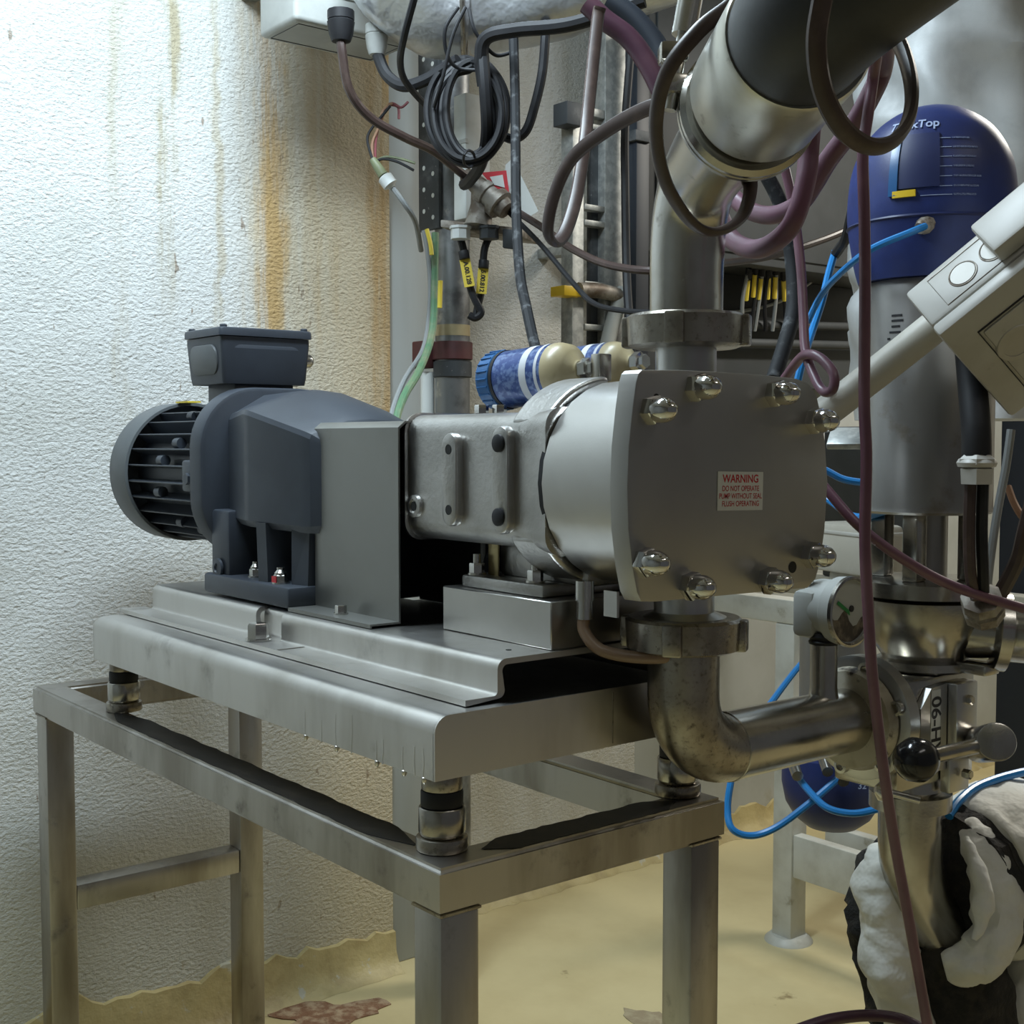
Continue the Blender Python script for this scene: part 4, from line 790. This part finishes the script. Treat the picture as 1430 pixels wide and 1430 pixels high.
# ---------------------------------------------------------------- white skid frame behind
sk = thing('skid_frame', 'white painted steel skid frame standing behind the pump stand', 'frame', (-1.07, 2.02, 0))
SX, SY = -1.135, 1.985
for lx, ly in ((SX, SY), (SX, SY+.6), (.35, SY), (.35, SY+.6)): G().box(lx, lx+.07, ly, ly+.07, 0, .93, .006).build('leg', M['white_metal'], sk)
G().box(-1.75, .9, SY, SY+.07, .93, 1.0, .006).build('rail', M['white_metal'], sk); G().box(-1.75, .9, SY+.6, SY+.67, .93, 1.0, .006).build('rail', M['white_metal'], sk)
G().box(-1.75, -1.68, SY+.07, SY+.6, .93, .999, .006).build('rail', M['white_metal'], sk)
G().box(SX+.07, .35, SY+.005, SY+.045, .20, .325, .005).build('lower_rail', M['white_metal'], sk); G().box(SX+.07, .35, SY+.15, SY+.19, .26, .325, .005).build('lower_rail', M['white_metal'], sk)
G().lathe((SX+.035, SY+.035, 0), Z, [(0, .07), (.006, .068), (.02, .052)], 24).build('foot', M['white_metal'], sk)
lb2 = P(1163, 1072, 2.62)
ar = lb2
lh = thing('lower_valve_head', 'blue domed valve head hanging upside down under the suction pipe', 'valve head', lb2)
G().lathe(lb2+Z*.03, -Z, [(0, .1), (.02, .103), (.06, .103), (.1, .095), (.13, .077), (.15, .052), (.16, .02), (.161, .002)], 44).build('dome', M['blue'], lh)
G().cyl(lb2+Z*.03, lb2+Z*.34, .07, seg=32).build('cylinder', M['act'], lh)
for px, py in ((1108, 1076), (1172, 1084), (1150, 1070)): G().cyl(P(px, py-8, 2.5), P(px+6, py+8, 2.46), .011, seg=12).build('push_fitting', M['bolt'], lh)
G().box(lb2.x-.02, lb2.x+.02, lb2.y+.05, 1.984, .945, .985, .003).build('arm', M['white_metal'], lh)
text('32', .017, P(1204, 1098, 2.5), RT, UP, M['pale_ink'], lh)
cb = thing('cream_box', 'cream plastic sensor housing behind the purple hose', 'box', P(1190, 800, 2.6))
Mc = Matrix.Translation(P(1195, 765, 2.6)) @ Matrix.Rotation(-.3, 4, 'Z')
G().box(-.09, .09, -.05, .05, -.05, .05, .01, M=Mc).build('housing', M['beige'], cb); G().box(-.092, .092, -.052, .052, .028, .036, .002, M=Mc).build('lid_rim', M['beige_light'], cb); G().box(-.05, .05, -.03, .03, -.16, -.05, .006, M=Mc).build('pedestal', M['white_metal'], cb)
br = G(); Mb = Matrix.Translation(P(1183, 612, 2.12)) @ Matrix.Rotation(.5, 4, 'Z') @ Matrix.Rotation(.5, 4, 'X')
br.box(-.03, .035, -.03, .03, -.006, .006, .003, M=Mb); tag(br.build('steel_bracket', M['galv']), 'small pale steel bracket plate between pump cover and actuator', 'bracket')
ca_, cb_ = PY(1150, 650, SY+.61), PY(1285, 650, SY+.61)
kb = thing('clutter_backing', 'dark grey box added as backing for dark clutter behind the actuator', 'cabinet', (ca_.x, SY+.61, 1.0))  # box added to darken the bright wall where dark clutter stands
G().box(ca_.x, cb_.x, SY+.61, SY+.66, 1.001, 1.5, .006).build('cabinet_body', M['dark_panel'], kb); G().box(ca_.x+.02, cb_.x-.02, SY+.603, SY+.61, 1.03, 1.47, .003).build('door', M['dark_panel'], kb)
eq = thing('dark_backdrop', 'dark machine box added for the black cavity behind the cables', 'machine', Vector((P(1430, 1000, 3.0).x, P(1430, 1000, 3.0).y, 0)))  # added dark box fills the black cavity behind the cables
q = PY(1395, 700, 2.75); G().box(q.x, q.x+.6, q.y, q.y+.6, 0, 1.75, .01).build('cabinet_body', M['navy'], eq); G().box(q.x+.25, q.x+.4, q.y-.012, q.y+.0, 1.32, 1.42, .004).build('blue_plate', M['cap_blue'], eq)

# ---------------------------------------------------------------- wall cabinet with tagged cables
yA, yB = PX(905, 300, -1.62).y, PX(1260, 300, -1.62).y
wc = thing('wall_cabinet', 'dark grey cabinet mounted on the recessed wall behind the discharge pipe', 'cabinet', (XR, (yA+yB)/2, 1.9))
zb_ = PX(1070, 372, -1.62).z
G().box(XR+.002, -1.62, yA, yB, zb_, zb_+.85, .006).build('cabinet_body', M['dark_panel'], wc); G().box(-1.621, -1.612, yA+.03, yB-.03, zb_+.03, zb_+.82, .004).build('door', M['dark_panel'], wc)
zl = PX(1070, 540, -1.8).z
wp = thing('wall_panel', 'dark grey cable backing panel under the wall cabinet', 'panel', (XR, (yA+yB)/2, zl))
G().box(XR+.002, -1.82, yA, yB, zl, zb_-.001, .003).build('panel_sheet', M['dark_panel'], wp)
for py in (452, 478): G().cyl(PX(1000, py, -1.78), PX(1210, py+5, -1.78), .016, seg=14).build('pipe_run', M['dark_panel'], wp)
ct = random.Random(2)
for i in range(7):
    px = 1046+i*9.5; top = PX(px, 368+ct.uniform(-3, 8), -1.68); bot = PX(px-14+i*2.5+ct.uniform(-6, 6), 462, -1.76)
    t = thing('tagged_cable', ('thin black cable' if i % 2 else 'thin grey cable')+' with yellow tag hanging below the wall cabinet', 'cable', bot, 'tagged cables under the wall cabinet')
    G().tube([top, top*.5+bot*.5+Vector((0, ct.uniform(-.02, .02), 0)), bot], .007, 7, 4).build('cable', M['black' if i % 2 else 'grey_cable'], t)
    a = top*.82+bot*.18; b = top*.5+bot*.5; G().tube([a, b], .0085, 7, 2).build('yellow_tag', M['yellow_tag'], t)
    G().cyl(top, top*.86+bot*.14, .011, seg=8).build('gland', M['black'], t)

# ---------------------------------------------------------------- galvanised rails
xg = -1.5
def rail(px0, px1, py0, py1, m, dep=.05, x=xg):
    a, b = PX(px0, py0, x), PX(px1, py0, x); z1 = a.z; z0 = PX(px0, py1, x).z
    return G().box(x-dep, x, a.y, b.y, z0, z1, .002)
gl = thing('cable_ladder', 'galvanised cable ladder rails standing between pump and recessed wall', 'cable ladder', PX(840, 700, xg))
rail(846, 882, 0, 790, 'galv').build('side_rail', M['galv'], gl); rail(800, 816, 150, 790, 'galv').build('side_rail', M['galv'], gl)
for a, b in ((148, 160), (170, 178), (284, 292), (306, 314), (392, 400), (452, 460)): rail(817, 845, a, b, 'galv', .03).build('rung', M['galv'], gl)
rail(826, 838, 180, 790, 'galv', .02, xg-.03).build('web', M['galv_dark'], gl)
for py in (330, 640): rail(850, 866, py, py+14, 'galv', .33, xg-.05).build('wall_arm', M['galv'], gl)
rail(792, 815, 140, 172, 'galv', .06, xg+.03).build('end_cap', M['galv_dark'], gl)
rail(788, 817, 398, 412, 'x', .06, xg+.03).build('yellow_end_cap', M['yellow'], gl)
tag(G().tube([PX(px, py, xg+.02) for px, py in ((808, 405), (835, 406), (860, 412), (872, 420))], .022, 12).build('flexible_conduit', M['rusty']), 'short rusty flexible tube sticking out by the yellow cap', 'conduit')
tag(G().tube([PX(px, py, xg+.021) for px, py in ((872, 405), (862, 430), (852, 465), (846, 500), (844, 560))], .0225, 12).build('white_hose', M['white_plastic']), 'white hose bending down behind the lubricators', 'hose')
vr = thing('dark_upright', 'dark painted steel upright behind the discharge pipe', 'upright', PX(900, 700, -1.4)); rail(890, 908, 40, 800, 'x', .05, -1.42).build('post', M['navy'], vr); rail(893, 903, 600, 615, 'x', .41, -1.471).build('wall_arm', M['galv_dark'], vr); rail(888, 910, 180, 195, 'x', .06, -1.41).build('collar', M['galv_dark'], vr)

# ---------------------------------------------------------------- post with wiring left of the pump
pc = P(632, 500, 3.3); pcx, pcy = pc.x, pc.y
po = thing('pipe_post', 'grey steel pipe post with red strap beside the wall corner', 'post', (pcx, pcy, 0))
G().cyl((pcx, pcy, 0), (pcx, pcy, 3.1), .045, seg=32).build('pipe', M['post'], po)
zr = P(632, 487, 3.3).z
G().lathe((pcx, pcy, zr-.03), Z, [(0, .048), (.002, .052), (.045, .052), (.047, .048)], 32).build('red_strap', M['red_clamp'], po)
G().lathe((pcx, pcy, zr-.075), Z, [(0, .047), (.002, .05), (.04, .05), (.042, .047)], 32).build('steel_collar', M['galv_dark'], po)
G().lathe((pcx, pcy, P(632, 470, 3.3).z), Z, [(0, .0458), (.028, .0458)], 32).build('paper_band', M['cream'], po)
zq = P(600, 500, 3.3)
G().box(pcx-.085, pcx-.03, pcy-.07, pcy-.03, zr-.05, zr+.02, .004).build('strap_arm', M['red_clamp'], po)
tag(G().cyl(P(597, 520, 3.32)*1, P(597, 620, 3.32), .018, seg=20).build('white_conduit', M['white_plastic']), 'white plastic conduit stub beside the pipe post', 'conduit')
# dark perforated strut and bracket
a = PX(612, 95, -1.43); b = PX(642, 95, -1.43); zb2 = PX(612, 318, -1.43).z
sr = thing('perforated_strut', 'black perforated steel strut fixed on the pipe post', 'strut', (-1.47, a.y, zb2))
G().box(-1.52, -1.43, a.y, a.y+.012, zb2, a.z+.4, .002).build('perforated_face', M['galv_dark'], sr); G().box(-1.442, -1.43, a.y+.0125, b.y, zb2, a.z+.4, .002).build('side_face', M['navy'], sr)
for i in range(9):
    for xo in (-1.495, -1.455):
        z = zb2+.03+.055*i+(.02 if xo < -1.47 else 0)
        G().cyl((xo, a.y-.0008, z), (xo, a.y+.001, z), .006, seg=10).build('hole', M['label'], sr)
bk2 = thing('rusty_bracket', 'rusty steel bracket plate with big nuts on the pipe post', 'bracket', P(690, 322, 3.05))
q0, q1 = P(632, 318, 3.12), P(745, 330, 3.05)
Mk = cam_mat((q0+q1)/2, (q1-q0).normalized(), Z.cross((q1-q0).normalized()).normalized(), Z)
G().box(-.1, .1, -.09, .06, -.012, .006, .003, M=Mk).build('plate', M['rusty'], bk2); G().box(.06, .1, -.092, -.08, -.045, .0, .003, M=Mk).build('lip', M['galv_dark'], bk2)
for px, m_ in ((643, 'white_plastic'), (683, 'galv_dark')): c = P(px, 316, 2.99); G().lathe(c, -Z, [(0, .026), (.006, .026), (.0065, .023), (.03, .023)], 8).build('nut', M[m_], bk2)
tf = thing('rusty_fitting', 'rusty threaded tee fitting where the brown cable enters', 'fitting', P(675, 310, 3.0))
G().lathe(P(668, 316, 3.0), P(676, 262, 3.0)-P(668, 316, 3.0), [(0, .034), (.02, .03), (.05, .026), (.085, .03)], 16).build('body', M['rusty'], tf)
G().lathe(P(650, 244, 3.0), P(712, 298, 2.96)-P(650, 244, 3.0), [(0, .018), (.03, .022), (.06, .024), (.062, .031), (.078, .031), (.08, .026), (.1, .026), (.102, .036), (.12, .036), (.122, .026), (.14, .022)], 14).build('gland_arm', M['rusty'], tf)
# white box and red bordered sign
q = P(655, 215, 3.1); wb = thing('white_box', 'small white enclosure behind the coiled cable', 'enclosure', q)
G().box(q.x-.03, q.x+.02, q.y-.025, q.y+.05, q.z-.16, q.z+.14, .004).build('enclosure_body', M['white_plastic'], wb); G().box(q.x-.032, q.x+.022, q.y-.027, q.y-.02, q.z+.02, q.z+.03).build('lid_line', M['grey_plastic'], wb)
sg = thing('warning_sign', 'white metal sign with red border hanging below the coiled cable', 'sign', P(715, 270, 2.98))
def camquad(name, pts, d, m, parent, th=.0015):
    vs = [P(x, y, d) for x, y in pts]; g = G(); g.quadgrid([vs, [v+FW*th for v in vs]]); return g.build(name, M[m], parent, 0)
camquad('plate', [(706, 230), (716, 221), (752, 295), (735, 305), (700, 290)], 2.99, 'white_plastic', sg)
camquad('red_panel', [(672, 241), (707, 238), (711, 268), (690, 262)], 2.965, 'red', sg); camquad('white_panel', [(684, 247), (702, 244), (705, 262), (690, 258)], 2.963, 'label', sg)
# upper junction box
xf = -1.30; b0 = PX(412, 27, xf); b1 = PX(575, 66, xf)
ub = thing('upper_junction_box', 'grey plastic junction box hung on the stained wall above the motor', 'junction box', b0)
G().box(xf-.17, xf, b0.y, b1.y, b0.z, b0.z+.4, .012, 3).build('box_body', M['grey_plastic'], ub); G().tube([(xf-.15, b0.y+.02, b0.z), (xf-.02, b0.y+.02, b0.z), (xf-.02, b1.y-.02, b0.z), (xf-.15, b1.y-.02, b0.z)], .0015, 6, raw=True, closed=True).build('underside_groove', M['ink'], ub)
G().box(xf, xf+.004, b0.y+.03, b1.y-.03, b0.z+.07, b0.z+.37, .002).build('lid', M['grey_plastic'], ub)
G().box(XW+.0005, xf-.16, b0.y+.05, b0.y+.09, b0.z+.15, b0.z+.19).build('wall_arm', M['galv'], ub)
def gland(px, py, d, m, r, label):
    c = P(px, py, d); t = thing('cable_gland', label, 'gland', c)
    G().lathe(c, -Z, [(0, r*1.05), (.02, r*1.05), (.021, r*.98), (.024, r*1.08), (.05, r*.95), (.066, r*.75), (.07, r*.4)], 12).build('gland_body', M[m], t); return c
gland(476, 15, 2.78, 'black', .028, 'black cable gland under the grey junction box'); gland(526, 35, 2.85, 'grey_plastic', .024, 'grey cable gland under the grey junction box')
cable('brown_cable', 'brown cable swinging from the black gland to the rusty fitting', 'cable', 'brown', [(476, 50, 2.78), (478, 75, 2.78), (488, 126, 2.8), (517, 164, 2.84), (564, 191, 2.88), (606, 211, 2.92), (640, 238, 2.96), (656, 250, 2.98)], .0105)
cable('black_cable', 'thick black cable sagging from grey gland into the cable coil', 'cable', 'black', [(526, 64, 2.85), (529, 80, 2.85), (541, 106, 2.84), (564, 120, 2.82), (594, 112, 2.8), (620, 96, 2.78), (640, 84, 2.76)], .0135)
cable('black_cable', 'thin black cable dropping over the foil pipe to the strut', 'cable', 'black', [(582, -15, 2.5), (578, 0, 2.5), (564, 53, 2.55), (559, 88, 2.65), (567, 115, 2.75), (595, 148, 2.9)], .0075)
# foil pipe
fp = thing('foil_clad_pipe', 'foil clad insulated pipe bend above the cable coil', 'pipe', P(660, 20, 2.85))
lumpy([P(540, -70, 2.8), P(560, -25, 2.82), P(605, 5, 2.84), P(650, 10, 2.85)], [.105, .108, .112, .108], .008, 12, 40, 8, 4).build('bend_jacket', M['foil'], fp)
lumpy([P(652, 8, 2.85), P(700, 2, 2.84), P(780, -10, 2.8), P(860, -30, 2.75), P(960, -60, 2.7)], [.104, .102, .095, .088, .085], .007, 10, 40, 8, 5).build('straight_jacket', M['foil'], fp)
G().tube([P(648, 10, 2.85)+(UP*math.cos(t*math.pi/14)*.113+FW*math.sin(t*math.pi/14)*.113) for t in range(28)], .006, 8, raw=True, closed=True).build('jacket_strap', M['pipe_dirty'], fp)
cable('black_cable', 'black cable strapped along the underside of the foil pipe', 'cable', 'black', [(676, 120, 2.7), (672, 80, 2.68), (680, 52, 2.66), (720, 42, 2.64), (800, 33, 2.6), (900, 0, 2.55)], .015)
cable('black_cable', 'black cable curving right of the coil below the foil pipe', 'cable', 'black', [(762, 30, 2.75), (761, 60, 2.75), (757, 103, 2.76), (747, 147, 2.77), (735, 182, 2.78), (717, 194, 2.79), (700, 188, 2.8)], .0105)
cable('black_cable', 'thick black cable from the coil bending into the rusty fitting', 'cable', 'black', [(674, 75, 2.68), (678, 130, 2.68), (680, 185, 2.72), (672, 228, 2.82), (658, 250, 2.92), (648, 258, 2.98)], .0135)
cable('dusty_hose', 'dusty grey hose hanging from foil pipe to the lubricators', 'hose', 'black_dusty', [(717, 50, 2.72), (719, 120, 2.7), (720, 200, 2.66), (721, 294, 2.6), (726, 382, 2.5), (735, 430, 2.42), (746, 480, 2.35), (755, 510, 2.3)], .0105)
cr = random.Random(9); loops = []
for k in range(11):
    rx, ry = cr.uniform(36, 60), cr.uniform(56, 76); cx, cy = 657+cr.uniform(-5, 5), 156+cr.uniform(-5, 5); dd = 2.72+cr.uniform(-.035, .05)
    for t in range(16):
        a_ = 2*math.pi*t/16+.4; loops.append(P(cx+rx*math.sin(a_), cy-ry*math.cos(a_), dd+.004*t))
tag(G().tube(loops, .0068, 8, 4).build('coiled_cable', M['black']), 'coil of black cable tied up under the foil pipe', 'cable coil')
tag(G().tube([P(655+8*math.cos(t*math.pi/6), 222+12*math.sin(t*math.pi/6), 2.68+.04*math.sin(t*math.pi/6+1)) for t in range(12)], .003, 6, raw=True, closed=True).build('cable_tie', M['black']), 'black tie around the bottom of the cable coil', 'cable tie')
for i, (pp, lb_) in enumerate((([(640, 10, 2.66), (622, 40, 2.66), (624, 75, 2.68), (640, 95, 2.7), (680, 98, 2.7)], 'thin black tie wire hanging left from the foil pipe strap'), ([(655, 12, 2.66), (664, 45, 2.66), (690, 76, 2.7), (712, 74, 2.72)], 'thin black tie wire hanging right from the foil pipe strap'), ([(650, 10, 2.66), (632, 50, 2.66), (618, 110, 2.68), (606, 150, 2.72)], 'thin black cable falling from the strap into the coil'))):
    cable('tie_wire', lb_, 'wire', 'black', pp, .004)
# loose sensor plug
sp = thing('sensor_plug', 'pale open sensor plug with loose stripped wires against the wall', 'plug', P(541, 255, 2.95))
G().lathe(P(536, 246, 2.95), P(548, 262, 2.95)-P(536, 246, 2.95), [(0, .012), (.004, .018), (.026, .018), (.029, .011), (.034, .008)], 12).build('plug_nut', M['white_plastic'], sp)
G().lathe(P(520, 222, 2.95), P(536, 246, 2.95)-P(520, 222, 2.95), [(0, .008), (.02, .011), (.045, .012)], 12).build('plug_body', M['olive'], sp)
G().tube([P(548, 262, 2.95), P(565, 285, 2.96), P(580, 310, 3.0), P(588, 350, 3.08)], .0065, 8).build('lead', M['grey_cable'], sp)
for k, (m_, pts) in enumerate((('black', [(520, 222), (513, 195), (520, 178), (535, 160), (545, 148)]), ('orange_cable', [(521, 222), (520, 200), (530, 175), (535, 155), (548, 144)]), ('red_wire', [(524, 220), (525, 195), (531, 170), (545, 145), (560, 150), (570, 142)]), ('red_wire', [(545, 146), (556, 150), (557, 166)]), ('black', [(525, 226), (535, 222), (555, 226), (578, 238)]), ('olive', [(526, 224), (540, 219), (560, 222), (580, 228)]))):
    G().tube([P(x, y, 2.95+.004*k) for x, y in pts], .0032, 6, 6).build('loose_wire', M[m_], sp)
# tagged leads on the post
def tagged(label, pts, tagp, d, txt):
    t = thing('tagged_lead', label, 'cable', P(*pts[-1], d)); G().tube([P(x, y, d) for x, y in pts], .009, 9, 6).build('lead', M['black'], t)
    a, b = tagp; va, vb_ = P(*a, d-.02), P(*b, d-.02); ax_ = (vb_-va).normalized(); sd = ax_.cross(FW).normalized(); h = .0125
    g = G(); g.quadgrid([[va-sd*h, va+sd*h, vb_+sd*h, vb_-sd*h], [va-sd*h+FW*.004, va+sd*h+FW*.004, vb_+sd*h+FW*.004, vb_-sd*h+FW*.004]]); tg = g.build('yellow_tag', M['yellow_tag'], t, 0)
    text(txt, .015, (va+vb_)/2-FW*.0012, ax_, -sd if (-sd).dot(RT) > 0 else sd, M['ink'], tg)
    G().rcyl(va-ax_*.02, va, .013, .002, 10).build('boot', M['black'], t)
tagged('black lead with bright yellow printed tag hanging under the white nut', [(643, 332), (648, 352), (656, 398), (664, 420), (672, 436), (664, 444), (655, 440)], ((649, 362), (656, 400)), 3.02, 'A.00.128')
tagged('black lead with yellow printed tag hanging under the dark nut', [(683, 332), (676, 352), (673, 400), (668, 425), (664, 442)], ((675, 375), (672, 410)), 3.04, '5.00.812')
cable('grey_cable', 'grey cable running down beside the green one on the post', 'cable', 'grey_cable', [(592, 322, 3.2), (597, 350, 3.2), (601, 400, 3.2), (598, 450, 3.2), (590, 490, 3.15), (565, 530, 3.05), (548, 575, 2.95), (545, 610, 2.9)], .0065)
cable('green_cable', 'green and yellow earth cable bowing from post behind the coupling guard', 'cable', 'green', [(608, 325, 3.2), (607, 380, 3.2), (606, 440, 3.18), (600, 480, 3.14), (584, 520, 3.06), (566, 550, 2.98), (555, 580, 2.92), (552, 610, 2.9)], .0095)
cable('yellow_wire', 'short yellow wire bundled with the grey cable under the strut', 'wire', 'yellow_tag', [(596, 320, 3.17), (601, 340, 3.17), (603, 356, 3.17)], .0055)
tag(G().tube([P(615, 392, 3.17), P(614, 430, 3.17)], .006, 8, 3).build('cable_marker', M['yellow_tag']), 'yellow cable marker strip tied on the pipe post', 'marker')
cable('air_elbow_lead', 'black lead with small elbow connector left of the control head', 'cable', 'black', [(1215, 215, 2.1), (1194, 280, 2.12), (1182, 330, 2.2), (1174, 345, 2.26), (1166, 356, 2.3)], .009)
